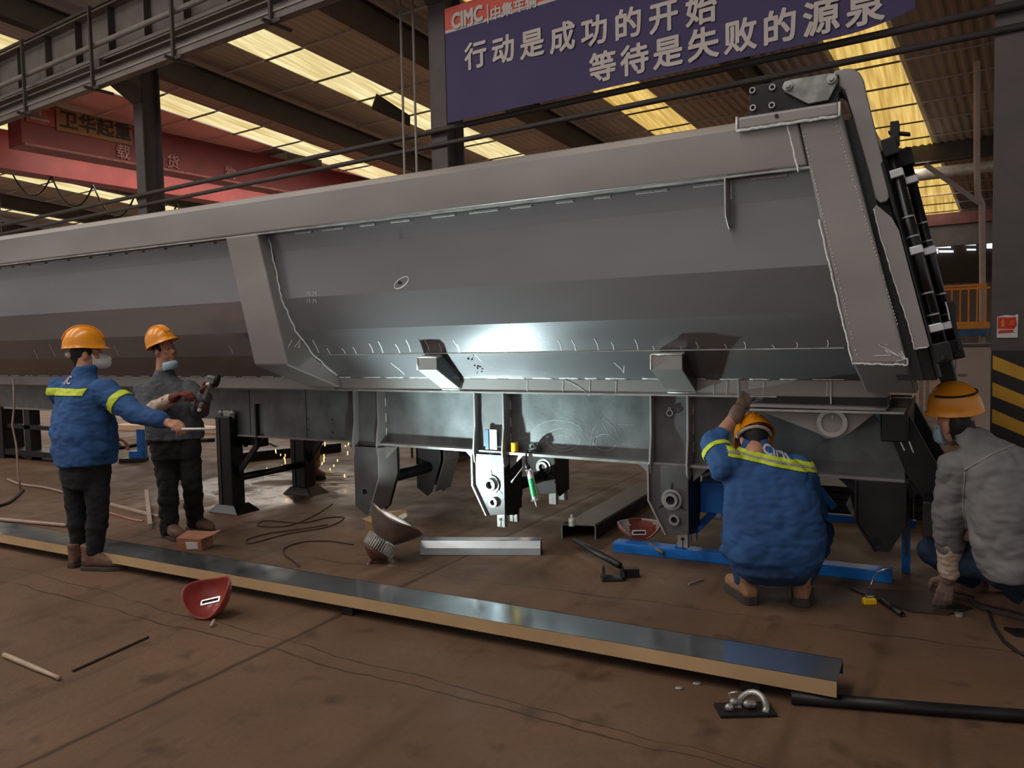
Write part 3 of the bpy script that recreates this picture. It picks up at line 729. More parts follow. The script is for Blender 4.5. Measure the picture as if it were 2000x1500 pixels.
# hinge: dark mounting plate, bright link plate, swan-neck arm
mb = MB(); mb.yprism([(-.945, 2.70), (-.945, 2.872), (-.74, 2.885), (-.50, 2.86), (-.50, 2.70)], 4.352, 4.372); hp = mb.obj('hinge_plate', STEEL_DARK, tr, bevel=.003)
for u, v in ((1470, 177), (1471, 211), (1509, 171), (1508, 206)):
    p = on_y(u, v, 4.35); mb = MB(); mb.ringtube((p.x, 4.352, p.z), (p.x, 4.340, p.z), .017, .010); mb.obj('bolt_hole', STEEL_LIGHT, hp, smooth=False)
px = [(1527, 172), (1532, 160), (1545, 156), (1622, 143), (1634, 147), (1637, 158), (1632, 168), (1618, 196), (1580, 203), (1572, 200), (1533, 180)]
mb = MB(); mb.yprism([(on_y(u, v, 4.33).x, on_y(u, v, 4.33).z) for u, v in px], 4.325, 4.345); lp = mb.obj('link_plate', GALV, tr, bevel=.003)
for u, v in ((1539, 168), (1624, 154)):
    p = on_y(u, v, 4.32); mb = MB(); mb.cyl((p.x, 4.326, p.z), (p.x, 4.312, p.z), .024, n=20); mb.cyl((p.x, 4.315, p.z), (p.x, 4.295, p.z), .015, n=6); mb.obj('bolt', STEEL_LIGHT, lp)
apx = [(1629, 141), (1650, 135), (1667, 135), (1679, 143), (1687, 157), (1694, 188), (1733, 348), (1737, 385), (1733, 394), (1719, 398), (1710, 388), (1700, 346), (1657, 196), (1651, 178), (1643, 172), (1626, 172)]
mb = MB(); mb.yprism([(on_y(u, v, 4.38).x, on_y(u, v, 4.38).z) for u, v in apx], 4.365, 4.40); mb.obj('hinge_arm', STEEL, tr, bevel=.006)
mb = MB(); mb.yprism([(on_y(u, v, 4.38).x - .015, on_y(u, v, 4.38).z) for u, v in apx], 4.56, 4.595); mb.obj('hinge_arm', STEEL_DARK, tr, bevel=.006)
mb = MB(); mb.cyl((-.535, 4.34, 2.84), (-.535, 4.6, 2.84), .022, n=16); mb.obj('hinge_pin', STEEL_LIGHT, tr)
# tailgate hung behind the post
def leanbox(mb, x0, x1, y0, y1, z0, z1, l=LEAN, zr=2.6):
    f = lambda x, z: x + (zr - z) * l
    return mb.hexa([(f(x0, z0), y0, z0), (f(x1, z0), y0, z0), (f(x1, z0), y1, z0), (f(x0, z0), y1, z0), (f(x0, z1), y0, z1), (f(x1, z1), y0, z1), (f(x1, z1), y1, z1), (f(x0, z1), y1, z1)])
tg = MB(); leanbox(tg, -.44, -.36, 4.43, 6.57, 1.30, 2.66); tailgate = tg.obj('tailgate', STEEL_DARK, tr, bevel=.006)
mb = MB(); leanbox(mb, -.36, -.338, 4.36, 4.46, 1.31, 2.40); mb.obj('edge_tube', BLACK, tailgate, bevel=.01)
spx = [(1712, 400), (1742, 425), (1756, 450), (1790, 580), (1816, 677), (1786, 682), (1776, 640), (1750, 560), (1722, 470), (1706, 408)]
mb = MB(); mb.yprism([(on_y(u, v, 4.34).x, on_y(u, v, 4.34).z) for u, v in spx], 4.335, 4.35); mb.obj('edge_plate', STEEL, tailgate, bevel=.002)
mb = MB(); q = [on_y(u, v, 4.333) for u, v in ((1706, 408), (1722, 470), (1750, 560), (1776, 640), (1786, 682), (1816, 677))]
ff = []
for p, c in zip(q, q[1:]):
    for i in range(8): ff.append(p.lerp(c, i / 8) + V((random.uniform(-.002, .002), 0, random.uniform(-.002, .002))))
mb.tube(ff, .004, 6); mb.obj('weld_seam', WELD, tailgate, smooth=True)
mb = MB(); leanbox(mb, -.54, -.42, 4.405, 4.52, 1.30, 2.64); mb.obj('rear_flange', BLACK, tr)  # added black plate: paints the dark gap behind the post
for y in (4.9, 5.5, 6.1):
    mb = MB(); leanbox(mb, -.36, -.28, y - .04, y + .04, 1.22, 2.55); mb.obj('stiffener', STEEL_DARK, tailgate, bevel=.006)
# two black lock rods with bright clamps on the tailgate
for (a, c, y, cl, rr) in (((1742, 300), (1838, 680), 4.40, ((1749, 341), (1787, 490), (1829, 640)), .026), ((1772, 320), (1862, 675), 4.58, ((1777, 353), (1816, 490), (1853, 635)), .024)):
    p, q = on_y(*a, y), on_y(*c, y); mb = MB(); mb.tube([p, q], rr, 14); rod = mb.obj('lock_rod', BLACK, tr, smooth=True)
    d = (q - p).normalized(); sd = V((0, 1, 0)); nn = d.cross(sd)
    for u, v in cl:
        e = on_y(u, v, y); t = (e - p).dot(d); e = p + d * t
        mb = MB(); mb.obox(e, d * .022, sd * .032, nn * .032); mb.obj('clamp', CHROME, rod, bevel=.006)
    for t in (.33, .43, .72, .83):
        e = p.lerp(q, t); mb = MB(); mb.tube([e - d * .004, e + d * .004], rr + .004, 14); mb.obj('joint_ring', STEEL_LIGHT, rod)
    mb = MB(); e = p; mb.obox(e - d * .03, d * .045, sd * .04, nn * .035); mb.obj('end_bracket', STEEL_DARK, rod, bevel=.006)
    mb = MB(); e = q; mb.obox(e + d * .02, d * .05, sd * .045, nn * .04); mb.cyl(e + d * .05 - sd * .06, e + d * .05 + sd * .06, .014); mb.obj('end_bracket', STEEL_DARK, rod, bevel=.006)
mb = MB(); lev = [(1850, 590), (1862, 586), (1868, 600), (1866, 620), (1878, 684), (1872, 687), (1858, 630)]
mb.yprism([(on_y(u, v, 4.5).x, on_y(u, v, 4.5).z) for u, v in lev], 4.49, 4.52); lv = mb.obj('latch_lever', STEEL_DARK, tr, bevel=.003)
mb = MB(); q = [on_y(u, v, 4.485) for u, v in ((1846, 590), (1850, 605), (1854, 625))]; mb.tube(q, .006, 6); mb.obj('latch_spring', CHROME, lv)
mb = MB(); p = on_y(1748, 262, 4.45); mb.obox(p, (.02, 0, 0), (0, .05, 0), (.0, 0, .055)); mb.obox(p + V((.02, 0, .0)), (.05, 0, -.012), (0, .02, 0), (0, 0, .008)); mb.obj('top_latch_block', BLACK, tr, bevel=.005)

# lower longitudinal rails and the two main beams
for k in (0, 1):
    pf = [(4.84, 1.172), (4.84, 1.276), (5.0, 1.24), (5.0, 1.172)]
    if k: pf = mirror(pf)
    mb = MB(); mb.xprism(pf, XL, -.30); lr = mb.obj('lower_rail', STEEL, tr, bevel=.008)
    if k == 0:
        mb = MB(); mb.box(-4.38, -.9, 4.832, 4.845, 1.168, 1.178); mb.obj('lower_edge', STEEL_LIGHT, lr)
        mb = MB(); x = -9.8
        while x < -.5:
            l = random.uniform(.1, .2)
            if not (-4.75 < x < -4.4): mb.tube([V((x + l * i / 5, 4.836, 1.279 + random.uniform(-.002, .002))) for i in range(6)], .006, 6)
            x += l + random.uniform(.03, .13)
        mb.obj('weld_seam', WELD, lr, smooth=True)
        mb = MB()
        for x in (-2.6, -2.32, -2.12, -1.93, -1.52, -1.28, -1.2, -.98, -.62):
            mb.ribbon([(x, 4.839, 1.18), (x + .004, 4.839, 1.262)], .003, (0, -1, 0))
        mb.ribbon([(-2.3 + .03 * i, 4.839, 1.262 - .008 * i - .0015 * i * i) for i in range(7)], .003, (0, -1, 0))
        mb.obj('chalk_marking', CHALK, lr)
for k, yw in ((0, 5.05), (1, 5.93)):
    mb = MB(); mb.yprism([(-9.8, 1.165), (-9.8, .90), (-6.1, .86), (-5.78, .72), (-.22, .69), (-.22, .8), (-.45, 1.165)], yw, yw + .016); bmn = mb.obj('beam_web', STEEL_WEB, tr)
    y0, y1 = yw - .09, yw + .10
    mb = MB(); mb.extrude([(-4.06, y0, z) for z in (.716, .734)] + [(-4.06, y1, z) for z in (.734, .716)], [(-.20, y0, z) for z in (.678, .696)] + [(-.20, y1, z) for z in (.696, .678)]); mb.obj('bottom_flange', STEEL, bmn)
    mb = MB(); mb.box(-5.76, -4.06, yw - .035, yw + .06, .714, .728); mb.obj('bottom_flange', STEEL, bmn)
    if k == 0:
        mb = MB(); mb.extrude([(-4.05, y0 - .004, z) for z in (.717, .735)] + [(-4.05, y0, z) for z in (.735, .717)], [(-.9, y0 - .004, z) for z in (.685, .703)] + [(-.9, y0, z) for z in (.703, .685)]); mb.obj('flange_lit_edge', STEEL_LIGHT, bmn)  # pale strip paints the lamp-lit edge of the flange
    mb = MB(); mb.box(-9.7, -.3, y0, y1, 1.155, 1.170); mb.obj('top_flange', STEEL, bmn)
    for x in (-5.62, -4.92):
        mb = MB(); mb.box(x, x + .003, yw - .004, yw, .735, 1.16); mb.obj('plate_joint', STEEL_DARK, bmn)
    if k == 0:
        mb = MB()
        for x, z in ((-4.9, .90), (-4.9, .80), (-4.62, .9), (-4.62, .79)): mb.cyl((x, yw + .002, z), (x, yw - .002, z), .008, n=10)
        mb.obj('bolt_hole', BLACK, bmn)
SCUFF = mat('chalk_scuff_grey', (136, 141, 141), .8, 0, .15, 40)
def web_scuff(pxs, w_=.004):
    mb = MB(); mb.ribbon([on_y(u, v, 5.0495) for u, v in pxs], w_, (0, -1, 0), .001); mb.obj('chalk_marking', SCUFF, WEB1)
WEB1 = [o for o in tr.children if o.name.startswith('beam_web')][0]
for c_, rx, ry, a0_, a1_ in (((1100, 858), 34, 22, 0, 330), ((1098, 862), 18, 12, 0, 360), ((1090, 852), 52, 32, 180, 350), ((1182, 864), 22, 16, 10, 300)):
    web_scuff([(c_[0] + rx * math.cos(math.radians(a)), c_[1] + ry * math.sin(math.radians(a))) for a in range(a0_, a1_, 20)], .005)
for st_ in ([(1152, 876), (1158, 840), (1176, 812), (1168, 845), (1156, 872)], [(1176, 812), (1200, 835), (1214, 866), (1190, 850), (1176, 822)], [(1214, 866), (1232, 868), (1244, 876)], [(1205, 828), (1238, 830)], [(1010, 858), (1050, 850), (1090, 846)], [(1020, 866), (1060, 862), (1120, 868)]): web_scuff(st_)
# cross members between the beams
for x in (-8.5, -7.2, -6.2, -5.0, -3.9, -2.2, -.9):
    mb = MB(); mb.box(x - .05, x + .05, 5.066, 5.93, .95, 1.10); mb.obj('cross_member', STEEL_DARK, tr)

# suspension hangers: twin gusset plates on the web, box below, bushings, lug, cross tube
def hanger(xc, near=True, flip=False, low=True, dark=False):
    sg = 1 if near else -1
    yo = 5.05 if near else 5.946
    Y = lambda d: yo - sg * d          # d = distance outward from the web
    m1 = STEEL_DARK if dark else STEEL; m2 = STEEL_DARK if dark else mat('hanger_steel', (92, 91, 92), .5, .25, .2, 6, .08, 50)
    f = -1 if flip else 1
    ht = .72 if dark else 1.16; mb = MB(); mb.xprism([(Y(0), ht), (Y(.05), ht), (Y(.06), .70), (Y(0), .70)] if not dark else [(Y(.1), .68), (Y(.1), .60), (Y(-.1), .60), (Y(-.1), .68)], xc - .13, xc + .125); hg = mb.obj('suspension_hanger', m2, tr, bevel=.003)
    for dx in (() if dark else (-.135, .115)):
        pf = [(0, 1.165), (.105, 1.165), (.105, .90), (.125, .80), (.135, .72), (.125, .64), (.10, .60), (.06, .62), (0, .64)]
        mb = MB(); mb.xprism([(Y(d), z) for d, z in pf], xc + dx, xc + dx + .014); mb.obj('gusset_plate', m1, hg, bevel=.003)
        if near and not dark:
            mb = MB()
            for z in (.78, .90, 1.03): mb.box(xc + dx + .013, xc + dx + .018, Y(.012), Y(.004), z, z + .07)
            mb.obj('weld_seam', WELD, hg)
    pts = [(-.135, .70), (.125, .70), (.125, .26), (.0, .24), (-.02, .24), (-.135, .46)]
    if flip: pts = [(-.135, .70), (.135, .70), (.135, .46), (.03, .17), (-.02, .13), (-.135, .20)]
    if dark: pts = [(-.135, .68), (.125, .68), (.125, .44), (.04, .27), (-.03, .27), (-.135, .44)]
    for d0, d1 in ((.115, .105), (-.14, -.15)):
        mb = MB(); mb.yprism([(xc + x, z) for x, z in pts], Y(d0), Y(d1)); fp_ = mb.obj('side_cheek', m2 if (d0 > 0 or not near) else STEEL_DARK, hg, bevel=.002)
        if d0 > 0:
            face = fp_
            rim = [pts[0], pts[5], pts[4]] if not flip else [pts[1], pts[2], pts[3]]
            mb = MB()
            q = [V((xc + x - (.006 * f), 0, z)) for x, z in rim]
            for a, c in zip(q, q[1:]):
                mb.hexa([(a.x - .006, Y(.14), a.z), (a.x + .006, Y(.14), a.z), (a.x + .006, Y(-.1), a.z), (a.x - .006, Y(-.1), a.z), (c.x - .006, Y(.14), c.z), (c.x + .006, Y(.14), c.z), (c.x + .006, Y(-.1), c.z), (c.x - .006, Y(-.1), c.z)])
            mb.obj('rim_plate', m1, hg)
    if low:
        cx, cz = xc + .015, .475
        mb = MB(); mb.ringtube((cx, Y(.112), cz), (cx, Y(.128), cz), .070, .052); mb.ringtube((cx, Y(.112), cz), (cx, Y(.152), cz), .047, .030); mb.obj('bushing', STEEL_LIGHT, face)
        mb = MB(); mb.cyl((cx, Y(.117), cz), (cx, Y(.1195), cz), .030, n=18)
        for a in (90, 215, 325):
            d = V((math.cos(math.radians(a)), 0, math.sin(math.radians(a)))); n_ = V((-d.z, 0, d.x))
            o = V((cx, Y(.117), cz)); mb.extrude([o + d * .05 + n_ * .011, o + d * .115, o + d * .05 - n_ * .011], [p + V((0, -.002 * sg, 0)) for p in (o + d * .05 + n_ * .011, o + d * .115, o + d * .05 - n_ * .011)])
        mb.obj('slot_opening', BLACK, face)
        mb = MB(); mb.ringtube((xc + .035, Y(.112), .345), (xc + .035, Y(.142), .345), .036, .022); mb.obj('bushing', STEEL_LIGHT, face)
        mb = MB(); mb.cyl((xc + .035, Y(.117), .345), (xc + .035, Y(.1195), .345), .022, n=16); mb.obj('slot_opening', BLACK, face)
        for d in ((.10, .06), (-.09, -.13)):
            mb = MB(); mb.xprism([(Y(d[0]), .27), (Y(d[1]), .27), (Y(d[1]), .155), (Y(d[0]), .155)], xc + .045, xc + .115); lg = mb.obj('lug', STEEL_LIGHT, hg, bevel=.004)
            mb = MB(); mb.cyl((xc + .08, Y(d[0] + .003), .215), (xc + .08, Y(d[0]) - sg * .0005, .215), .012, n=12); mb.box(xc + .078, xc + .082, Y(d[0] + .004), Y(d[0] + .001), .157, .20); mb.obj('lug_slot', BLACK, lg)
    else:
        mb = MB(); mb.cyl((xc - .03, Y(.112), .33), (xc - .03, Y(.119), .33), .022, n=14); mb.obj('slot_opening', BLACK, face)
    if low and not near:
        cx, cz = xc + .015, .475; yi = Y(-.15)
        mb = MB(); mb.ringtube((cx, yi, cz), (cx, yi - .012, cz), .070, .052); mb.ringtube((cx, yi, cz), (cx, yi - .035, cz), .047, .030); mb.obj('bushing', STEEL_LIGHT, face)
        mb = MB(); mb.cyl((cx, yi - .001, cz), (cx, yi - .003, cz), .030, n=18); mb.obj('slot_opening', BLACK, face)
        for a in (90, 215, 325):
            d = V((math.cos(math.radians(a)), 0, math.sin(math.radians(a)))); n_ = V((-d.z, 0, d.x)); o = V((cx, yi - .0005, cz))
            mb = MB(); q = [o + d * .05 + n_ * .011, o + d * .115, o + d * .05 - n_ * .011]; mb.extrude(q, [p + V((0, -.002, 0)) for p in q]); mb.obj('slot_opening', BLACK, face)
    # inner side plate, and gusset under the flange
    mb = MB(); mb.xprism([(Y(.105), .70), (Y(-.16), .70), (Y(-.16), .36), (Y(-.08), .22), (Y(.105), .25)], xc + .115 * f, xc + .127 * f); mb.obj('end_plate', STEEL_DARK, hg)
    for s in (-1, 1):
        x0 = xc + s * .135
        mb = MB(); zf = .70 if not dark else .68
        mb.yprism([(x0, zf), (x0 + s * .12, zf), (x0, zf - .11)], Y(.04), Y(.02)); mb.obj('corner_gusset', m1, hg)
    return hg
for xc, fl_, lw in ((-4.16, True, False), (-2.985, False, True), (-1.60, False, True), (-.33, False, False)):
    hanger(xc, True, fl_, lw, xc > -.8); hanger(xc, False, fl_, lw, xc > -.8)
    mb = MB(); mb.tube([(xc, 5.17, .40), (xc, 5.83, .40)], .05, 14); mb.obj('cross_tube', STEEL_DARK, tr, smooth=True)

# gussets between body and lower rail
for (u0, u1, ut) in ((828, 858, 905), (1280, 1330, 1380)):
    xa, xb = on_y(u0, 697, 4.60).x, on_y(u1, 697, 4.60).x
    pf = [(4.60, 1.44), (4.84, 1.24), (4.83, 1.20), (4.66, 1.215), (4.545, 1.315)]
    mb = MB(); mb.xprism([(4.585, 1.455), (4.52, 1.438), (4.52, 1.35), (4.81, 1.198), (4.845, 1.198), (4.845, 1.278)], xa, xb + .03); g = mb.obj('body_gusset', STEEL, tr, bevel=.002)
    mb = MB(); mb.xprism([(4.59, 1.44), (4.535, 1.43), (4.535, 1.355), (4.81, 1.21), (4.835, 1.27)], xb + .03, xb + .034); mb.obj('open_end', BLACK, g)
    mb = MB(); zz = lambda t: V((0, 4.515 + t * .295, 1.35 - t * .152))
    mb.tube([V((xa, 4.52, 1.44)), V(((xa + xb) / 2, 4.517, 1.443)), V((xb + .03, 4.52, 1.44))], .006, 6); mb.tube([V((xa, 4.516, 1.44)), V((xa, 4.516, 1.35))], .005, 6)
    mb.tube([V((xa + .01, 4.808, 1.192)), V((xb + .03, 4.808, 1.192))], .006, 6); mb.obj('weld_seam', WELD, g, smooth=True)
# small flat hanging rib under the rail
mb = MB(); mb.xprism([(4.31, 2.41), (4.31, 2.20), (4.36, 2.14), (4.40, 2.14), (4.40, 2.41)], -1.075, -1.062); hr = mb.obj('hanging_rib', STEEL, tr)
mb = MB(); mb.tube([(-1.06, 4.40, 2.40), (-1.058, 4.40, 2.3)], .006, 6); mb.tube([(-1.068, 4.306, 2.4), (-1.066, 4.306, 2.2), (-1.06, 4.36, 2.13)], .003, 6); mb.obj('weld_seam', WELD, hr)

# rear hinge seat: long flat plate, triangular cheek with a round boss
mb = MB(); mb.hexa([(-1.03, 4.72, 1.118), (-.30, 4.72, 1.112), (-.30, 5.0, 1.112), (-1.03, 5.0, 1.118), (-1.03, 4.72, 1.134), (-.30, 4.72, 1.128), (-.30, 5.0, 1.128), (-1.03, 5.0, 1.134)]); hs = mb.obj('hinge_seat_plate', STEEL, tr, bevel=.002)
mb = MB(); mb.box(-1.03, -.21, 4.70, 4.98, 1.098, 1.110); mb.obj('packing_plate', STEEL_LIGHT, hs)
tri = [(1470, 797), (1722, 797), (1660, 846), (1640, 857), (1615, 857), (1596, 846)]
mb = MB(); mb.yprism([(on_y(u, v, 4.78).x, on_y(u, v, 4.78).z) for u, v in tri], 4.775, 4.795); ck = mb.obj('hinge_cheek', STEEL, tr, bevel=.003)
p = on_y(1626, 825, 4.77)
mb = MB(); mb.ringtube((p.x, 4.776, p.z), (p.x, 4.745, p.z), .082, .058, 32); mb.obj('boss_ring', STEEL_LIGHT, ck)
mb = MB(); mb.cyl((p.x, 4.776, p.z), (p.x, 4.76, p.z), .058, n=28); bp_ = mb.obj('boss_pin', STEEL, ck)
mb = MB(); mb.ribbon([(p.x, 4.759, p.z + .045), (p.x, 4.759, p.z + .02)], .005, (0, -1, 0)); mb.obj('chalk_marking', CHALK, bp_)
mb = MB(); mb.box(-.98, -.3, 4.84, 5.04, 1.13, 1.172); mb.obj('spacer', STEEL_DARK, tr)
for x in (-1.13, -.60):
    mb = MB(); mb.box(x, x + .008, 4.828, 4.842, 1.135, 1.27); mb.obj('stop_rib', STEEL_LIGHT, tr)
# rear frame: sloped end braces, bumper cross beam
for y in (5.0, 5.95):
    mb = MB(); mb.yprism([(-.36, 1.11), (-.22, 1.11), (-.02, .72), (.05, .60), (.05, .52), (-.10, .55), (-.2, .70)], y, y + .05); mb.obj('end_brace', STEEL_DARK, tr, bevel=.004)
mb = MB(); mb.box(-.12, .02, 4.75, 6.25, .42, .62); mb.obj('bumper_beam', STEEL_DARK, tr, bevel=.01)
mb = MB(); mb.box(-.34, -.2, 4.9, 6.1, .92, 1.1); mb.obj('rear_cross_beam', BLACK, tr, bevel=.008)
for a, c in (((1743, 828), (1767, 880)), ((1776, 862), (1784, 884))):
    p, q = on_y(*a, 4.99), on_y(*c, 4.99); mb = MB(); mb.tube([p.lerp(q, i / 8) for i in range(9)], .005, 6); mb.obj('weld_seam', WELD, tr)

# landing legs
def landing_leg(yl):
    s = 1 if yl < YC else -1
    mb = MB(); mb.box(-5.98, -5.79, yl - .075, yl + .075, .06, .90); lg = mb.obj('landing_leg', BLACK, tr, bevel=.008)
    mb = MB(); mb.box(-5.945, -5.925, yl - .083, yl - .07, .08, .88); mb.obj('edge_sheen_strip', mat('black_edge_sheen', (60, 60, 62), .3), lg)  # lighter strip paints the edge sheen on the black leg
    mb = MB(); mb.extrude([(-6.06, yl - .14, 0), (-5.66, yl - .14, 0), (-5.66, yl + .14, 0), (-6.06, yl + .14, 0)], [(-5.99, yl - .09, .075), (-5.76, yl - .09, .075), (-5.76, yl + .09, .075), (-5.99, yl + .09, .075)]); mb.obj('foot', BLACK, lg, bevel=.006)
    mb = MB(); mb.box(-5.80, -5.50, yl + .075 * s, yl + .10 * s, .62, 1.02); mb.box(-5.52, -5.50, yl - .02, yl + .12 * s, .62, 1.02); mb.obj('mount_plate', BLACK, lg, bevel=.004)
    for i in range(5):
        mb = MB(); mb.cyl((-5.74, yl + .076 * s, .88 - i * .065), (-5.74, yl + .045 * s, .88 - i * .065), .018, n=6); mb.obj('bolt', STEEL_DARK, lg)
    for x in (-5.955, -5.80):
        mb = MB(); mb.ball((x, yl - .02, .93), .03); mb.cyl((x, yl - .02, .88), (x, yl - .02, .93), .02); mb.obj('top_nut', STEEL_LIGHT, lg, smooth=True)
    mb = MB(); mb.box(-5.925, -5.83, yl - .03, yl + .03, .89, .95); mb.obj('name_tag', STEEL_LIGHT, lg, bevel=.003)
    mb = MB(); mb.bar((-5.80, yl, .35), (-5.45, yl + .03 * s, .74), .03, .05); mb.obj('diagonal_strut', BLACK, lg, bevel=.003)
    return lg
landing_leg(5.03); landing_leg(5.97)
mb = MB(); mb.tube([(-5.88, 5.10, .30), (-5.88, 5.9, .30)], .035, 12); mb.obj('leg_cross_bar', BLACK, tr, smooth=True)
mb = MB(); mb.tube([(-5.88, 5.10, .78), (-5.88, 5.9, .78)], .02, 10); mb.obj('leg_shaft', STEEL_DARK, tr, smooth=True)

# chalk work on the body plates
mb = MB()
ticks = [(596, 690, 583, 664), (623, 690, 610, 664), (645, 693, 638, 680), (675, 692, 667, 680), (696, 692, 689, 678), (729, 690, 721, 671), (748, 690, 739, 667), (781, 690, 772, 672), (802, 688, 793, 664), (839, 688, 830, 665), (862, 688, 857, 671), (898, 690, 885, 664), (865 + 34, 688, 893, 672), (1097, 686, 1090, 664), (1125, 686, 1117, 664), (1169, 685, 1161, 661), (1199, 684, 1194, 668), (1246, 684, 1240, 663), (1277, 684, 1275, 676), (1330, 683, 1328, 676), (1363, 682, 1359, 668), (1418, 682, 1415, 672), (1456, 682, 1453, 667), (1512, 682, 1508, 674), (1556, 680, 1556, 668), (1616, 678, 1616, 664), (75, 702, 66, 684), (108, 697, 96, 672), (232, 695, 222, 676), (345, 693, 336, 674), (455, 692, 448, 676)]
for u0, v0, u1, v1 in ticks:
    p, n = facet_pt(u0, v0 - 1, 3); q, _ = facet_pt(u1, v1, 3); mid = p.lerp(q, .5) + V((.006, 0, 0)); mb.ribbon([p, mid, q], .0048, n)
for st in ([(763, 709), (778, 720), (790, 731)], [(1199, 708), (1213, 720), (1218, 728), (1219, 714)], [(925, 690), (940, 705)]):
    q = [facet_pt(u, v, 4) for u, v in st]; mb.ribbon([a for a, _ in q], .004, q[0][1])
q = []
for i in range(25):
    t = 2 * PI * i / 24; a, c = 16.5 * math.cos(t), 7.5 * math.sin(t); r = math.radians(-38); q.append(facet_pt(784 + a * math.cos(r) - c * math.sin(r), 552 + a * math.sin(r) + c * math.cos(r), 1))
mb.ribbon([a for a, _ in q], .006, q[0][1])
for k in range(8):
    u = 598 + (k % 4) * 6; v = 570 + (k // 4) * 14; st = [(u, v), (u + 2, v + 8)] if k % 2 else [(u, v + 1), (u + 4, v), (u + 1, v + 8)]
    q = [facet_pt(a, c, 1 if v < 580 else 2) for a, c in st]; mb.ribbon([a for a, _ in q], .0025, q[0][1])
mb.obj('chalk_marking', CHALK, shell)
mb = MB(); mb.box(-4.25, -.5, 4.596, 4.606, 1.461, 1.468); mb.obj('bend_line', STEEL_LIGHT, shell)
p, n = facet_pt(781, 552, 1); mb = MB(); mb.cyl(p, p + n * .008, .012, n=12); mb.obj('bolt_head', STEEL_DARK, shell)
mb = MB()
for (u, v) in ((919, 698), (930, 716), (938, 724)):
    for k in range(6):
        p, n = facet_pt(u + random.uniform(-8, 8), v + random.uniform(-5, 5), 4); mb.ball(p, random.uniform(.004, .010), 6, 4)
mb.obj('weld_spatter', STEEL_DARK, shell)['kind'] = 'stuff'

# ================================================================== LOOSE THINGS ON THE FLOOR
def fz(u, v): return on_z(u, v, 0)
# long galvanised channel lying across the floor on packing blocks
ZB_ = .125
nr, fr, nl, fl2 = on_z(1634, 1332, ZB_), on_z(1653, 1288, ZB_), on_z(0, 1043, ZB_), on_z(0, 1028, ZB_)
dl = (nl - nr).normalized(); wv_ = (fr - nr); wv_ = wv_ - dl * wv_.dot(dl); wv_ = wv_.normalized() * min(.34, max(.2, wv_.length)); LEN = (nl - nr).length + 1.2
SHEET = mat('galvanised_sheet', (184, 188, 194), .16, .9, .18, 2.2, .02, 12, stretch=(1.2, 1, 1), rvar=.08)
SHEETF = mat('sheet_edge_buff', (196, 164, 124), .45, .15, .12, 3)
lb = thing('sheet_metal_channel', 'long shiny galvanised sheet channel lying across the floor in the foreground', 'metal channel', nr.lerp(nr + dl * LEN, .5) * 1.0)
lb.location.z = 0; ROOTLOC[lb.name] = V(lb.location)
mb = MB(); mb.extrude([nr, nr + wv_, nr + wv_ - UP * .004, nr - UP * .004], [p + dl * LEN for p in (nr, nr + wv_, nr + wv_ - UP * .004, nr - UP * .004)]); mb.obj('top_sheet', SHEET, lb)
wn = wv_.normalized()
mb = MB(); mb.extrude([nr - wn * .001, nr + wn * .004, nr + wn * .004 - UP * .066, nr - wn * .001 - UP * .066], [p + dl * LEN for p in (nr - wn * .001, nr + wn * .004, nr + wn * .004 - UP * .066, nr - wn * .001 - UP * .066)]); mb.obj('front_flange', SHEETF, lb)
mb = MB(); bq = nr + wv_; mb.extrude([bq - wn * .004, bq, bq - UP * .066, bq - wn * .004 - UP * .066], [p + dl * LEN for p in (bq - wn * .004, bq, bq - UP * .066, bq - wn * .004 - UP * .066)]); mb.obj('rear_flange', SHEET, lb)
for i, t in enumerate((.35, 2.6, 4.9, 6.6)):
    c = nr + dl * t + wv_ * .5; c.z = .061
    mb = MB(); mb.obox(c, dl * .04, wv_ * .42, UP * .061); tag(mb.obj('packing_block', STEEL_DARK, None, bevel=.004), 'dark packing block under the long shiny channel, hidden in its shadow', 'block', 'blocks under the long channel')

# red welding helmet on the floor, lying on its face with the inside showing
def bowl(mb, c, ax, ay, az, th=.006, cut=None, nu=28, nv=10, rim=None):   # open shell: half ellipsoid whose mouth looks along az
    outs, ins = [], []
    for j in range(nv + 1):
        t = PI / 2 * j / nv
        o_, i_ = [], []
        for k in range(nu):
            a = 2 * PI * k / nu; r = math.sin(t); lift = rim(a) * (j / nv) ** 2 if rim else 0
            e = V(ax) * math.cos(a) * r + V(ay) * math.sin(a) * r - V(az) * math.cos(t)
            o_.append(V(c) + e + V(az).normalized() * lift); i_.append(V(c) + e * (1 - th / V(ax).length) + V(az).normalized() * lift)
        outs.append(o_); ins.append(i_)
    mb.rings(outs + list(reversed(ins)), True)
    return mb
WRED = mat('welding_helmet_red', (164, 76, 70), .35, 0, .15, 10, .03, 60, coat=.2)
h0 = fz(408, 1205)
wm = thing('welding_helmet', 'red welding helmet lying on its face on the bare floor, inside showing', 'welding helmet', h0)
hx, hy = R0, F0
mz = (UP * .80 - F0 * .60).normalized(); my = mz.cross(R0).normalized()
mb = MB(); bowl(mb, h0 + UP * .142, R0 * .142, my * .128, mz * .142, .005, rim=lambda a: .05 * math.cos(2 * a) + .035 * math.cos(a - .5)); mb.obj('shell', WRED, wm, smooth=True)
lwc = h0 + UP * .095 - F0 * .012 + R0 * .018
mb = MB(); dirx = (R0 * .95 + UP * .2).normalized(); ny_ = dirx.cross(mz).normalized()
for s_ in (-1, 1):
    mb.obox(lwc + ny_ * .014 * s_, dirx * .055, ny_ * .004, mz * .006); mb.obox(lwc + dirx * .052 * s_, dirx * .004, ny_ * .017, mz * .006)
mb.obj('lens_frame', CHROME, wm)
mb = MB(); mb.obox(lwc - mz * .006, dirx * .05, ny_ * .012, mz * .002); mb.obj('lens', BLACK, wm)
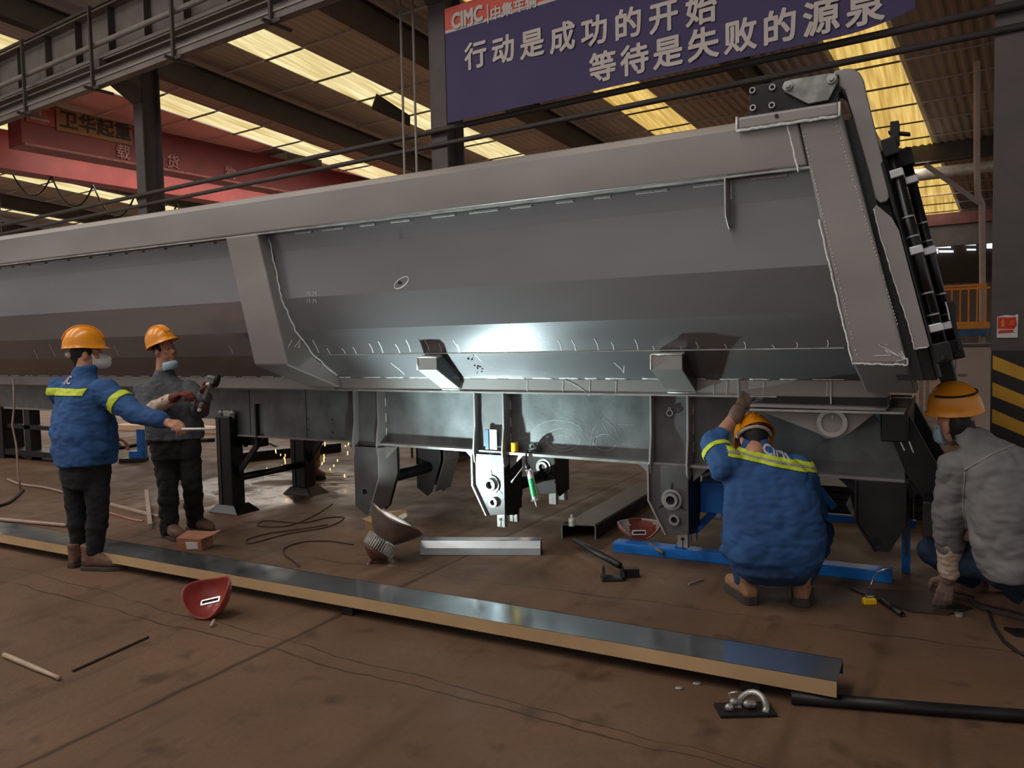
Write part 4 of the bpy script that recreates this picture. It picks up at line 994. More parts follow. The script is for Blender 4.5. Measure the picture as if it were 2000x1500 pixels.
mb = MB(); e = fz(412, 1226); mb.tube([e + UP * .008, e + UP * .025 + F0 * .05], .008, 10); mb.obj('handle_knob', mat('pale_plastic', (170, 150, 138), .5), wm, smooth=True)

# rods bottom left
a, c = fz(8, 1284) + UP * .014, fz(116, 1330) + UP * .014
mb = MB(); mb.tube([a, a.lerp(c, .08), a.lerp(c, .55), a.lerp(c, .9), c], .012, 12, radii=[.012, .013, .0125, .009, .011]); tag(mb.obj('electrode_stub', mat('pale_rod', (172, 150, 130), .6, 0, .15, 20), None, smooth=True), 'short pale tube lying on the floor at the lower left corner', 'rod')
a, c = fz(142, 1313) + UP * .006, fz(290, 1246) + UP * .006
mb = MB(); mb.tube([a, c], .0065, 8); tag(mb.obj('welding_rod', mat('rusty_dark_rod', (52, 44, 38), .7, 0, .2, 30), None), 'thin dark rod on the floor beside the short pale tube', 'rod')

# pipe and scrap bottom right
a, c = fz(1545, 1374) + UP * .026, fz(2060, 1416) + UP * .026
mb = MB(); d = (c - a).normalized(); mb.ringtube(a, c, .0255, .019, 20); tag(mb.obj('steel_pipe', STEEL_DARK, None, smooth=True), 'dark steel pipe lying on the floor at the lower right edge', 'pipe')
sc0 = fz(1455, 1390)
scr = thing('clamp_scrap', 'silvery lump of twisted clamp lying on a dark plate near the channel end', 'scrap', sc0)
mb = MB(); mb.obox(sc0 + UP * .008, R0 * .115, F0 * .055, UP * .008); mb.obj('base_plate', STEEL_DARK, scr, bevel=.003)
mb = MB(); arc = [sc0 + UP * .035 + R0 * (.03 + .055 * math.cos(t)) + F0 * .06 * math.sin(t) + UP * .02 * math.sin(t * 1.5) for t in [-.8 + i * .33 for i in range(13)]]; mb.tube(arc, .014, 8); mb.obj('curved_jaw', STEEL_LIGHT, scr, smooth=True)
mb = MB()
for i in range(5):
    p = sc0 + R0 * (-.07 + i * .025) + F0 * (-.02 + .02 * (i % 3)) + UP * (.03 + .012 * (i % 2)); mb.ell(p, R0 * .02, F0 * .014, UP * .016, 8, 6)
mb.obj('spatter_lumps', STEEL_LIGHT, scr, smooth=True)
mb = MB(); mb.tube([sc0 - R0 * .05 + UP * .03, sc0 - R0 * .06 + UP * .07 + F0 * .02, sc0 - R0 * .03 + UP * .085], .005, 8); mb.obj('pin', CHROME, scr, smooth=True)
for i, (u, v) in enumerate(((1327, 1345), (1362, 1336))):
    mb = MB(); p = fz(u, v); mb.ell(p + UP * .004, R0 * .02, F0 * .015, UP * .006, 8, 6); tag(mb.obj('metal_flake', STEEL_LIGHT, None), ('left' if i == 0 else 'right') + ' of two small pale metal flakes on the floor below the long channel', 'flake', 'metal flakes below the channel')

# work lamp on the floor: battered reflector, finned heat sink, one bulb
lp0 = fz(745, 1102)
lamp = thing('work_lamp', 'battered work lamp with finned heat sink and dented reflector, lying on the floor', 'work lamp', lp0)
lax = (R0 * .52 + UP * .80 + F0 * .24).normalized()
LS = lp0 + UP * .125 - R0 * .01 + F0 * .05           # heat sink centre
d, a_, b_ = lax, None, None
REFL = mat('reflector_battered', (150, 138, 132), .32, .75, .2, 6, .15, 14)
FIN = mat('heat_sink_rusty', (120, 84, 76), .5, .4, .2, 12)
mb = MB(); mb.lathe([(.02, -.15), (.022, -.115), (.045, -.10), (.085, -.07), (.098, -.055), (.098, -.045), (.02, -.045)], LS, lax, 28); mb.obj('base_cap', FIN, lamp, smooth=False, bevel=.003)
mb = MB(); mb.cyl(LS - lax * .19, LS - lax * .15, .008, n=8); mb.tube([LS - lax * .15, LS - lax * .19], .012, 8); mb.obj('hook', STEEL_LIGHT, lamp)
mb = MB(); dd, fa, fb2 = mb.frame(lax)
for i in range(40):
    t = 2 * PI * i / 40; rd = fa * math.cos(t) + fb2 * math.sin(t); tg_ = dd.cross(rd)
    mb.obox(LS + rd * .088 + dd * .002, rd * .030, tg_ * .0020, dd * .042)
mb.obj('heat_sink_fins', mat('fin_pale', (200, 192, 186), .4, .3, .2, 20), lamp)
mb = MB(); mb.lathe([(.03, -.045), (.070, -.04), (.070, .05), (.03, .055)], LS, lax, 24); mb.obj('driver_housing', BLACK, lamp)
mb = MB(); rs_o, rs_i = [], []
for j in range(9):
    t = j / 8; h = .045 + .17 * t; r = .080 + .140 * t ** .8; o_, i_ = [], []
    for k in range(40):
        an = 2 * PI * k / 40; rd = fa * math.cos(an) + fb2 * math.sin(an)
        dent = .035 * math.exp(-((an - 2.6) / .5) ** 2) * math.sin(PI * t) + .02 * noise.noise(V((math.cos(an) * 1.6, math.sin(an) * 1.6, t * 2))) * t
        o_.append(LS + dd * (h + .012 * math.sin(3 * an) * t) + rd * (r - dent)); i_.append(LS + dd * (h + .012 * math.sin(3 * an) * t) + rd * (r - dent - .004))
    rs_o.append(o_); rs_i.append(i_)
mb.rings(rs_o + list(reversed(rs_i)), True, True); mb.obj('reflector', REFL, lamp, smooth=True)
mb = MB(); mb.ball(LS + dd * .085, .03); mb.obj('led_dome', mat('led_dome', (230, 240, 245), .3, 0, .02, 5, emit=((225, 245, 255), 6)), lamp, smooth=True)
sp = bpy.data.lights.new('lamp_beam', 'SPOT'); sp.energy = 270; sp.color = (.74, 1.0, 1.0); sp.spot_size = math.radians(116); sp.spot_blend = 1.0; sp.shadow_soft_size = .04
so = bpy.data.objects.new('lamp_beam', sp); COL.objects.link(so); so.location = LS + dd * .14
aim = (R0 * .54 + UP * .84 + F0 * .03).normalized()
so.rotation_euler = aim.to_track_quat('-Z', 'Y').to_euler()
pl_ = bpy.data.lights.new('lamp_spill', 'POINT'); pl_.energy = 30; pl_.color = (.86, 1.0, .96); pl_.shadow_soft_size = .03
plo = bpy.data.objects.new('lamp_spill', pl_); COL.objects.link(plo); plo.location = LS + dd * .15
# torn card and paper behind the lamp
p = fz(742, 1062)
pc = thing('torn_card', 'torn brown card with white edge on the floor behind the work lamp', 'card', p)
q0 = [p + R0 * x + F0 * y + UP * z for x, y, z in ((-.13, .0, .20), (.05, .05, .24), (.20, .05, .25), (.22, .05, .215), (.10, .02, .17), (-.05, -.02, .17))]
mb = MB(); mb.extrude(q0, [e - UP * .006 for e in q0]); mb.obj('brown_face', mat('brown_card', (170, 136, 100), .85, 0, .12, 14), pc)
q1 = [p + R0 * x + F0 * y + UP * z for x, y, z in ((.08, .015, .178), (.20, .045, .232), (.215, .04, .205), (.12, .01, .155))]
mb = MB(); mb.extrude([e - F0 * .01 for e in q1], [e - F0 * .014 for e in q1]); mb.obj('white_edge', WHITE, pc)
mb = MB(); mb.hexa([p + R0 * x + F0 * y + UP * z for x, y, z in ((-.09, 0, 0), (-.02, 0, 0), (-.02, .06, 0), (-.09, .06, 0), (-.11, -.01, .168), (-.02, -.01, .168), (-.02, .05, .18), (-.11, .05, .18))]); mb.obj('folded_flap', MATS['brown_card'], pc)

# bright folded channel beside the lamp
a, c = fz(815, 1085), fz(1056, 1086)
cd_ = (c - a).normalized(); cn = V((-cd_.y, cd_.x, 0)); a = a + cd_ * .02
pf = [(0, .003), (.012, .052), (.05, .098), (.15, .098), (.17, .0), (.165, .0), (.147, .093), (.054, .093), (.018, .048), (.006, .0)]
mb = MB(); mb.extrude([a + cn * y + UP * z for y, z in pf], [c + cn * y + UP * z for y, z in pf]); tag(mb.obj('folded_channel', mat('bright_folded_sheet', (150, 154, 158), .35, .6, .12, 4), None, bevel=.003), 'short bright folded metal channel on the floor right of the work lamp', 'metal channel')

# big channel section receding under the trailer
a0, a1 = fz(1097, 1052), fz(1164, 1054)
fv = fz(1270, 985) - a1; fdir = fv.normalized(); wdir = (a1 - a0); wdir = wdir - fdir * wdir.dot(fdir); L_ = fv.length + .55
wdx = (a1 - a0)
cs = thing('channel_beam', 'dark open-ended channel beam on the floor under the trailer', 'steel beam', (a0 + a1) / 2 + fdir * 1)
H_ = .115
def chp(x, z, t=0): return a0 + wdx * x + UP * z + fdir * t
tk = .03
mb = MB(); pf = [(0, 0), (0, H_ - .012), (.04, H_), (.96, H_), (1, H_ - .012), (1, 0), (1 - tk, 0), (1 - tk, H_ - .014), (.955, H_ - .009), (.045, H_ - .009), (tk, H_ - .014), (tk, 0)]
mb.extrude([chp(x, z) for x, z in pf], [chp(x, z, L_) for x, z in pf]); mb.obj('channel', STEEL_DARK, cs)
mb = MB(); mb.extrude([chp(x, z, -.002) for x, z in pf], [chp(x, z, -.0005) for x, z in pf]); mb.obj('cut_end', STEEL_LIGHT, cs)
p = on_z(1117, 1027, H_)
bt = thing('marker_bottle', 'small white bottle standing on the end of the dark channel beam', 'bottle', p)
mb = MB(); mb.lathe([(.024, 0), (.026, .004), (.026, .045), (.022, .052)], p, UP, 20); mb.obj('body', mat('bottle_grey_white', (196, 192, 186), .4, 0, .08, 20), bt, smooth=False)
mb = MB(); mb.lathe([(.0262, .038), (.0268, .038), (.0268, .058), (.013, .062), (.013, .064)], p, UP, 20); mb.lathe([(.012, .06), (.012, .085), (.008, .088)], p, UP, 14); mb.obj('cap', WHITE, bt)

# welding shield white and red lying on the blue stand
p = on_z(1250, 1050, .078)
ws = thing('welding_shield', 'worn white and red welding shield lying upturned on the blue stand', 'welding helmet', p)
sz = (UP * .9 - F0 * .42).normalized(); sy = sz.cross(R0).normalized()
mb = MB(); bowl(mb, p + UP * .085 + F0 * .02, R0 * .165, sy * .115, sz * .08, .006, rim=lambda a: .03 * math.cos(2 * a) - .012 * math.sin(3 * a)); mb.obj('shell', mat('shield_dull_red', (140, 66, 58), .5, 0, .35, 9, .1, 40), ws, smooth=True)
mb = MB(); bowl(mb, p + UP * .086 + F0 * .02, R0 * .160, sy * .110, sz * .074, .004, rim=lambda a: .03 * math.cos(2 * a) - .012 * math.sin(3 * a))
for f in [f for f in mb.bm.faces if (lambda e: not (e.dot(R0) < -.06 or (e.dot(R0) > .05 and e.dot(sz) > -.03) or (e.dot(F0) > .03 and e.dot(sz) > -.02)))(f.calc_center_median() - (p + UP * .086 + F0 * .02))]: mb.bm.faces.remove(f)
mb.obj('white_flaking_paint', mat('shield_white', (206, 190, 180), .6, 0, .15, 14), ws, smooth=True)
mb = MB(); c0 = p + UP * .06 - F0 * .085 - R0 * .02
for s_ in (-1, 1): mb.obox(c0 + UP * .013 * s_, R0 * .05, F0 * .004, UP * .004); mb.obox(c0 + R0 * .046 * s_, R0 * .004, F0 * .004, UP * .016)
mb.obj('lens_frame', WHITE, ws)
mb = MB(); mb.obox(c0, R0 * .042, F0 * .002, UP * .010); mb.obj('lens', BLACK, ws)
a, c = fz(1270, 1072) + UP * .075, fz(1296, 1082) + UP * .02
mb = MB(); mb.tube([on_y(1268, 1062, p.y - .12), on_y(1295, 1080, p.y - .2)], .014, 12); mb.obj('handle', mat('shield_handle', (110, 100, 94), .6), ws, smooth=True)

# blue trestle stand under the rear of the trailer
s0, s1 = fz(1197, 1078), fz(1742, 1140)
sd_ = (s1 - s0).normalized(); sn = V((-sd_.y, sd_.x, 0))
st = thing('trestle_stand', 'bright blue steel trestle stand on the floor behind the crouching worker', 'stand', (s0 + s1) / 2)
mb = MB(); mb.obox((s0 + s1) / 2 + sn * .06 + UP * .036, sd_ * (s1 - s0).length / 2, sn * .06, UP * .036); mb.obj('base_beam', BLUE, st, bevel=.005)
blk = on_plane(1400, 968, s0 + sn * .06, sn)
mb = MB(); mb.obox(V((blk.x, blk.y, blk.z)) + R0 * .03, sd_ * .12, sn * .10, UP * .105); mb.obj('top_block', BLUE, st, bevel=.006)
def spn(u, v, o=.06): return on_plane(u, v, s0 + sn * o, sn)
mb = MB(); mb.bar(spn(1322, 1072), spn(1394, 1000), .05, .045, sn); mb.obj('diagonal_brace', BLUE, st, bevel=.004)
ct = blk + R0 * .05
mb = MB(); mb.obox(V((ct.x + .12, ct.y, (ct.z) / 2)), sd_ * .05, sn * .05, UP * (ct.z / 2 - .02)); mb.obj('upright', BLUE, st, bevel=.004)
mb = MB(); mb.bar(spn(1560, 905, .3), spn(1630, 992, .3), .04, .04, sn); mb.obj('diagonal_brace', BLUE, st, bevel=.004)
mb = MB(); mb.bar(spn(1430, 995, .3), spn(1790, 1024, .3), .05, .05, sn); mb.obj('rear_tie_bar', BLUE, st, bevel=.004)
for uu in (1430, 1770):
    q = spn(uu, 1010, .3); mb = MB(); mb.bar(q, V((q.x, q.y, 0)), .05, .05, sn); mb.obj('upright', BLUE, st)
q = spn(1372, 928, .02)
br = thing('flanged_bush', 'bright turned steel bush lying on the blue stand block', 'bush', q)
for rr, e0, e1 in ((.030, 0, .05), (.040, .05, .058), (.026, .058, .08)):
    ax = (R0 * .85 + UP * .35 - F0 * .35).normalized(); mb = MB(); mb.ringtube(q + ax * e0, q + ax * e1, rr, .016); mb.obj('ring', STEEL_LIGHT, br)
q = fz(1640, 1110)
mb = MB(); mb.extrude([e for e in (spn(1660, 968, .2), spn(1652, 985, .2), spn(1672, 1020, .2), spn(1680, 1040, .2))], [e + sn * .012 for e in (spn(1660, 968, .2), spn(1652, 985, .2), spn(1672, 1020, .2), spn(1680, 1040, .2))]); mb.obj('pale_gusset', STEEL_LIGHT, st)

q0, q1 = on_y(1470, 940, 7.1), on_y(1860, 962, 7.1)
sk = thing('shade_filler', 'low dark boxes added as shade on the floor behind the trailer tail', 'shade filler', V(((q0.x + q1.x) / 2, 7.3, 0)))  # added dark boxes standing in for shade on the floor here
for i in range(4):
    z = .005 + i * .135 * q0.z / .56
    mb = MB(); mb.box(q0.x + .04 * (i % 2), q1.x - .05 * i, 7.1 + .02 * i, 7.55, z, z + .13 * q0.z / .56); mb.obj('section', STEEL_DARK, sk, bevel=.006)
# little bracket with a round bar (axle stop) in front of the stand
bp0 = fz(1195, 1130)
bk = thing('bar_bracket', 'dark forked bracket holding a round bar on the floor before the blue stand', 'bracket', bp0)
mb = MB()
for s_ in (-1, 1):
    o = bp0 + R0 * (.06 * s_); mb.extrude([o + F0 * y + UP * z for y, z in ((-.06, 0), (-.075, .03), (-.045, .055), (-.04, .085), (0, .09), (.02, .05), (.03, 0))], [o + R0 * .012 + F0 * y + UP * z for y, z in ((-.06, 0), (-.075, .03), (-.045, .055), (-.04, .085), (0, .09), (.02, .05), (.03, 0))])
mb.obj('fork_plate', STEEL_DARK, bk)
mb = MB(); mb.obox(bp0 - F0 * .02 + UP * .008, R0 * .07, F0 * .05, UP * .008); mb.obox(bp0 + R0 * .12 + UP * .03 + F0 * .03, R0 * .06, F0 * .03, UP * .028); mb.obj('base_plate', STEEL_DARK, bk, bevel=.003)
mb = MB(); a, c = on_y(1122, 1055, fz(1122, 1072).y), bp0 + R0 * .05 + UP * .085; mb.tube([V((a.x, a.y, max(a.z, .02))), V((a.x, a.y, max(a.z, .02))).lerp(c, .3), c], .02, 14, radii=[.016, .022, .022]); mb.obj('round_bar', STEEL_DARK, bk, smooth=True)
mb = MB(); a, c = fz(1345, 1143), fz(1372, 1134); mb.bar(a + UP * .006, c + UP * .006, .012, .012); tag(mb.obj('metal_offcut', STEEL_LIGHT, None), 'small bright metal offcut on the floor left of the crouching worker', 'offcut')

# tape measure, bent wire, tube and cable by the kneeling worker
p = fz(1698, 1180)
tm = thing('tape_measure', 'small yellow tape measure lying on the floor between two workers', 'tape measure', p)
mb = MB(); mb.extrude([p + R0 * x + UP * z - F0 * .018 for x, z in ((-.038, 0), (.038, 0), (.038, .022), (.030, .038), (-.028, .038), (-.038, .026))], [p + R0 * x + UP * z + F0 * .018 for x, z in ((-.038, 0), (.038, 0), (.038, .022), (.030, .038), (-.028, .038), (-.038, .026))]); mb.obj('case', mat('tape_yellow', (240, 196, 30), .4, 0, .05, 20), tm, bevel=.006)
mb = MB(); mb.obox(p + UP * .044, R0 * .022, F0 * .012, UP * .006); mb.obj('clip', CHROME, tm, bevel=.003)
wq = [on_y(u, v, 4.55 + .0 * u) for u, v in ((1697, 1154), (1702, 1140), (1710, 1122), (1716, 1115), (1738, 1107))]
base = fz(1694, 1166); off_ = wq[0] - wq[0]
mb = MB(); yy = base.y; wq = [on_y(u, v, yy) for u, v in ((1694, 1165), (1700, 1146), (1709, 1124), (1717, 1116), (1738, 1108))]; mb.tube(wq, .005, 8); tag(mb.obj('bent_wire', CHROME, None, smooth=True), 'bent bright wire hook standing beside the yellow tape measure', 'wire')
a, c = fz(1722, 1178) + UP * .017, fz(1762, 1206) + UP * .017
mb = MB(); mb.ringtube(a, c, .0165, .011, 16); tag(mb.obj('short_tube', STEEL_DARK, None, smooth=True), 'short dark open tube on the floor right of the tape measure', 'tube')
p = fz(1873, 1203); mb = MB(); mb.ringtube(p + UP * .0, p + UP * .016, .022, .011); tag(mb.obj('steel_nut', STEEL_LIGHT, None), 'bright steel nut on the floor right of the gloved hand', 'nut')
mb = MB(); q = [fz(u, v) + UP * .008 for u, v in ((1925, 1170), (1930, 1195), (1940, 1225), (1960, 1255), (1985, 1275), (2030, 1295))]; mb.tube(q, .009, 8); tag(mb.obj('welding_cable', RUBBER, None, smooth=True), 'dark cable curving across the floor at the right edge', 'cable')
mb = MB(); a, c = fz(1972, 1237), fz(2050, 1245); mb.obox((a + c) / 2 + UP * .008, (c - a) / 2, F0 * .05, UP * .008); mb.bm.verts.ensure_lookup_table(); tag(mb.obj('steel_strip', STEEL_DARK, None), 'dark flat steel strip on the floor inside the cable curve', 'steel strip')
p = fz(1725, 1168)
mb = MB(); q = [fz(u, v) for u, v in ((1660, 1150), (1800, 1158), (1900, 1190), (1850, 1203), (1780, 1197), (1700, 1170))]; mb.extrude(q, [e + UP * .01 for e in q]); tag(mb.obj('steel_plate', mat('plate_rust_brown', (58, 46, 40), .6, .2, .25, 8), None), 'dark steel plate lying flat on the floor under the gloved hand', 'steel plate')

# things on the trailer beam: card, tape roll, rag, grease gun
p = on_z(1005, 886, .718); p.y = 4.985
tp = thing('tape_roll', 'small yellow cylindrical roll standing on the beam flange by the rag', 'tape roll', V((p.x, 4.99, .722)))
c0 = V((on_y(1005, 880, 4.99).x, 4.99, .722)); mb = MB(); mb.ringtube(c0, c0 + UP * .068, .029, .018, 24); mb.obj('roll', mat('tape_orange_yellow', (240, 178, 24), .4, 0, .05, 20), tp)
mb = MB(); mb.ringtube(c0 + UP * .0, c0 + UP * .066, .018, .015, 20); mb.obj('core', WHITE, tp)
x = on_y(969, 850, 5.0).x
mb = MB(); mb.box(x - .033, x + .028, 4.958, 4.968, .735, .885); tag(mb.obj('white_card', mat('card_bright_white', (236, 240, 242), .7, 0, .03, 10), None, bevel=.003), 'blank white card standing between the hanger plates on the beam flange', 'card')
mb = MB(); mb.box(x - .068, x - .038, 4.95, 4.968, .735, .885); tag(mb.obj('slotted_strip', mat('slotted_blue_grey', (58, 84, 108), .5, .2, .2, 20), None, bevel=.002), 'narrow blue-grey strip standing left of the white card', 'strip')
rg = MB(); c0 = V((on_y(1043, 876, 4.99).x, 4.995, .745))
for i in range(9):
    t = i * .9; rg.tube([c0 + V((.045 * math.cos(t + k * .7) * (1 - .05 * i), .025 * math.sin(t + k * .7), .018 * math.sin(k * 1.1 + i) + .004 * i)) for k in range(9)], .0075, 6)
rg = rg.obj('rag_bundle', mat('rag_grey', (72, 74, 72), .8, 0, .6, 60), None, smooth=True); tag(rg, 'knotted bundle of grey cord lying on the beam flange', 'cord bundle')
gt = on_y(1028, 912, 4.93); gg = thing('grease_gun', 'green and white cartridge grease gun hanging from the beam flange', 'grease gun', gt)
ga, gb = on_y(1034, 920, 4.92), on_y(1048, 990, 4.90); gd = (gb - ga).normalized()
mb = MB(); mb.tube([ga, ga + gd * .02, ga + gd * .03, gb - gd * .05, gb - gd * .045, gb - gd * .04], .018, 14, radii=[.012, .012, .019, .019, .012, .006]); mb.obj('barrel', WHITE, gg, smooth=True)
mb = MB(); mb.tube([ga + gd * .055, gb - gd * .075], .0215, 16); mb.obj('green_label', mat('label_green', (30, 168, 92), .4, 0, .06, 20), gg)
mb = MB(); mb.tube([gb - gd * .04, gb], .006, 8, radii=[.008, .004]); mb.obj('nozzle', WHITE, gg, smooth=True)
mb = MB(); fr_ = gd.cross(V((0, 1, 0))).normalized()
for s_ in (-1, 1): mb.tube([ga + fr_ * .024 * s_ - gd * .01, gb + fr_ * .024 * s_ - gd * .05], .003, 6)
mb.obox(ga - gd * .01, fr_ * .026, V((0, .012, 0)), gd * .006); mb.obox(gb - gd * .05, fr_ * .026, V((0, .02, 0)), gd * .004); mb.obj('gun_frame', CHROME, gg)
mb = MB(); q = [ga - gd * .01, ga - gd * .04 - fr_ * .01, on_y(1026, 903, 4.93), on_y(1028, 886, 4.94), V((on_y(1030, 884, 4.95).x, 4.965, .742))]; mb.tube(q, .010, 8, radii=[.016, .018, .014, .006, .005]); mb.obj('trigger_head', BLACK, gg, smooth=True)
mb = MB(); mb.tube([on_y(1022, 912, 4.93), on_y(1004, 935, 4.93), on_y(999, 942, 4.93)], .007, 8, radii=[.006, .005, .010]); mb.obj('trigger_lever', STEEL_LIGHT, gg, smooth=True)
q = on_y(1310, 806, 5.0); mb = MB(); mb.ringtube(V((q.x, 4.984, q.z)), V((q.x, 4.976, q.z)), .022, .017); mb.box(q.x - .008, q.x - .004, 4.976, 4.984, q.z + .02, q.z + .04); mb.box(q.x + .004, q.x + .008, 4.976, 4.984, q.z + .02, q.z + .04)
tag(mb.obj('hose_clip', CHROME, None), 'small bright ring clip hanging between the right hanger plates', 'clip')

# left background: welding jigs, hoses, wood strips, cardboard
def jig(name, lab, pts, z1, depth_dir, m=STEEL_DARK):
    p0 = pts[0]; t = thing(name, lab, 'work frame', p0)
    return t
j0, j1 = fz(15, 960), fz(205, 905)
jt = thing('welding_jig', 'dark steel jig frame standing behind the worker in blue at the left edge', 'work frame', j0)
jd = (V((on_y(130, 900, 6.6).x, 6.6, 0)) - V((on_y(-20, 900, 6.3).x, 6.3, 0)))
def jb(x0, x1, y0, y1, z0, z1, nm, m=STEEL_DARK):
    mb = MB(); mb.box(x0, x1, y0, y1, z0, z1); return mb.obj(nm, m, jt, bevel=.004)
xa = on_y(8, 900, 6.2).x; xb = on_y(52, 900, 6.2).x; xc_ = on_y(92, 900, 6.2).x
jb(xa - 1.2, xa + .10, 6.15, 6.45, 0, 1.12, 'cabinet_post')
jb(xb - .02, xb + .13, 6.2, 6.35, 0, .80, 'upright'); jb(xc_ - .2, xc_ - .08, 6.6, 6.72, 0, .8, 'upright'); jb(xc_ + .25, xc_ + .37, 6.2, 6.32, 0, .5, 'upright')
jb(xa, xc_ + .9, 6.18, 6.42, .72, .80, 'top_beam', STEEL); jb(xa, xc_ + .9, 6.2, 6.3, .44, .50, 'tie_beam'); jb(xa, xc_ + .4, 6.16, 6.46, .06, .14, 'base_beam'); jb(xb + .0, xc_ + .5, 6.21, 6.34, .82, 1.06, 'box_section', STEEL)
HOSE = mat('hose_grey_pink', (160, 134, 126), .4, 0, .2, 20)
mb = MB(); q = [on_y(u, v, 5.55) for u, v in ((26, 740), (28, 790), (24, 830), (32, 870), (36, 930), (40, 962))]; e = fz(40, 958); q = [on_y(u, v, e.y) for u, v in ((26, 740), (28, 790), (24, 830), (32, 870), (36, 930))] + [e + UP * .012]
mb.tube(q, .011, 8); tag(mb.obj('air_hose', HOSE, None, smooth=True), 'thin pinkish hose hanging down to the floor at the left edge', 'hose')
def floor_tube(name, lab, cat, pxs, r, m, group=None, n=6):
    pts = [fz(u, v) + UP * r for u, v in pxs]; sm = []
    for i in range(len(pts) - 1):
        p0, p1, p2, p3 = pts[max(i - 1, 0)], pts[i], pts[i + 1], pts[min(i + 2, len(pts) - 1)]
        for k in range(n):
            t = k / n; sm.append(.5 * ((2 * p1) + (p2 - p0) * t + (2 * p0 - 5 * p1 + 4 * p2 - p3) * t * t + (3 * p1 - p0 - 3 * p2 + p3) * t ** 3))
    sm.append(pts[-1]); mb = MB(); mb.tube(sm, r, 8); return tag(mb.obj(name, m, None, smooth=True), lab, cat, group)
floor_tube('hose', 'translucent hose running over the floor from the left edge behind the worker in blue', 'hose', [(15, 938), (40, 948), (90, 955), (140, 968), (185, 977), (204, 981)], .014, HOSE)
floor_tube('hose', 'thin pinkish hose ending by the crossed wood strips', 'hose', [(214, 1003), (240, 1011), (262, 1017), (280, 1019)], .008, mat('hose_coral', (176, 112, 96), .4))
floor_tube('hose', 'silvery hose lying beside the left end of the long channel', 'hose', [(-20, 1016), (40, 1022), (85, 1026), (130, 1030)], .018, HOSE)
floor_tube('cable', 'dark cable arching over the floor at the far left edge', 'cable', [(-10, 992), (15, 985), (35, 970), (45, 958)], .014, RUBBER)
floor_tube('cable', 'thin black cable loops on the floor between landing leg and lamp', 'cable', [(650, 985), (610, 1010), (560, 1028), (505, 1028), (520, 1018), (590, 1022), (640, 1012), (672, 1012), (640, 1030), (560, 1044), (490, 1062), (485, 1054), (530, 1042), (590, 1034), (640, 1026)], .0045, mat('cable_brown_dust', (58, 44, 36), .7))
floor_tube('cable', 'thin dark cable curving from behind the lamp to the long channel', 'cable', [(690, 1065), (640, 1058), (590, 1060), (556, 1072), (556, 1085), (570, 1095), (585, 1108)], .0055, MATS['cable_brown_dust'])
floor_tube('cable', 'dark cable lying on the floor behind the left landing leg', 'cable', [(480, 870), (520, 866), (560, 880), (600, 868), (660, 872)], .015, RUBBER)
WOOD = mat('grey_wood_strip', (168, 148, 134), .8, 0, .15, 10)
def strip(lab, a, c, w_, h_):
    mb = MB(); mb.bar(fz(*a) + UP * h_ / 2, fz(*c) + UP * h_ / 2, w_, h_); return tag(mb.obj('wood_strip', WOOD, None, bevel=.002), lab, 'wood strip', 'crossed wood strips')
strip('pale wood strip lying crosswise on top of the longer one', (286, 965), (294, 1034), .035, .05)
strip('long pale wood strip on the floor, crossed by a shorter one', (214, 986), (310, 1011), .03, .02)
p = fz(385, 1072)
cb = thing('cardboard_box', 'crushed little cardboard box with white label at the feet of the grinder worker', 'box', p)
CARD = mat('cardboard_red_brown', (164, 112, 88), .85, 0, .15, 12)
mb = MB(); mb.hexa([p + R0 * x + F0 * y + UP * z for x, y, z in ((-.125, -.05, 0), (.06, -.06, 0), (.085, .10, 0), (-.11, .10, 0), (-.135, -.05, .10), (.06, -.07, .09), (.08, .10, .11), (-.11, .11, .12))])
mb.bm.faces.ensure_lookup_table(); mb.obj('body', CARD, cb)
mb = MB(); mb.hexa([p + R0 * x + F0 * y + UP * z for x, y, z in ((.05, -.07, .085), (.16, -.06, .12), (.17, .08, .125), (.07, .09, .105), (.05, -.07, .09), (.16, -.06, .125), (.17, .08, .13), (.07, .09, .11))]); mb.obj('flap', CARD, cb)
mb = MB(); o_ = p - F0 * .062; mb.hexa([o_ + R0 * x + F0 * y + UP * z for x, y, z in ((-.055, 0, .015), (.035, -.005, .015), (.035, .003, .015), (-.055, .006, .015), (-.06, -.004, .07), (.035, -.012, .068), (.035, -.004, .068), (-.06, .004, .07))]); mb.obj('paper_label', WHITE, cb)
# blue stand and lit strips far behind between the two men
p = fz(262, 902); fs = thing('background_stand', 'small blue stand on the far floor between the two standing workers', 'stand', p)
mb = MB(); mb.obox(p + UP * .03, R0 * .16, F0 * .1, UP * .03); mb.obj('base', STEEL_DARK, fs, bevel=.005)
mb = MB(); mb.obox(p + R0 * .12 + UP * .25, R0 * .05, F0 * .05, UP * .2); mb.obox(p + R0 * .06 + UP * .1, R0 * .1, F0 * .06, UP * .05); mb.obj('post', BLUE, fs, bevel=.005)
floor_tube('bar', 'dark steel bar lying on the far floor between the two standing workers', 'bar', [(232, 878), (300, 868), (420, 862)], .03, STEEL_DARK)
mb = MB(); a, c = fz(236, 838), fz(440, 845); mb.bar(a + UP * .05, c + UP * .05, .3, .1); tag(mb.obj('lit_floor_strip', mat('lit_floor_tan', (206, 172, 144), .7, 0, .1, 4), None), 'pale strip painting daylight on the far floor under the trailer left part', 'floor light')  # tan bar paints the daylit part of the far floor
mb = MB(); a, c = fz(560, 893), fz(700, 898); 
tag(mb.bar(fz(470, 900) + UP * .06, fz(660, 880) + UP * .06, .25, .12).obj('far_beam', STEEL_DARK, None), 'dark beam lying on the floor behind the landing legs', 'steel beam')
mb = MB()
tag(mb.bar(fz(1125, 905) + UP * .12, fz(1260, 918) + UP * .12, .2, .02).obj('pale_strip', STEEL_LIGHT, None), 'pale metal strip far behind under the trailer, left of the blue box', 'strip') if False else None
spk = MB()
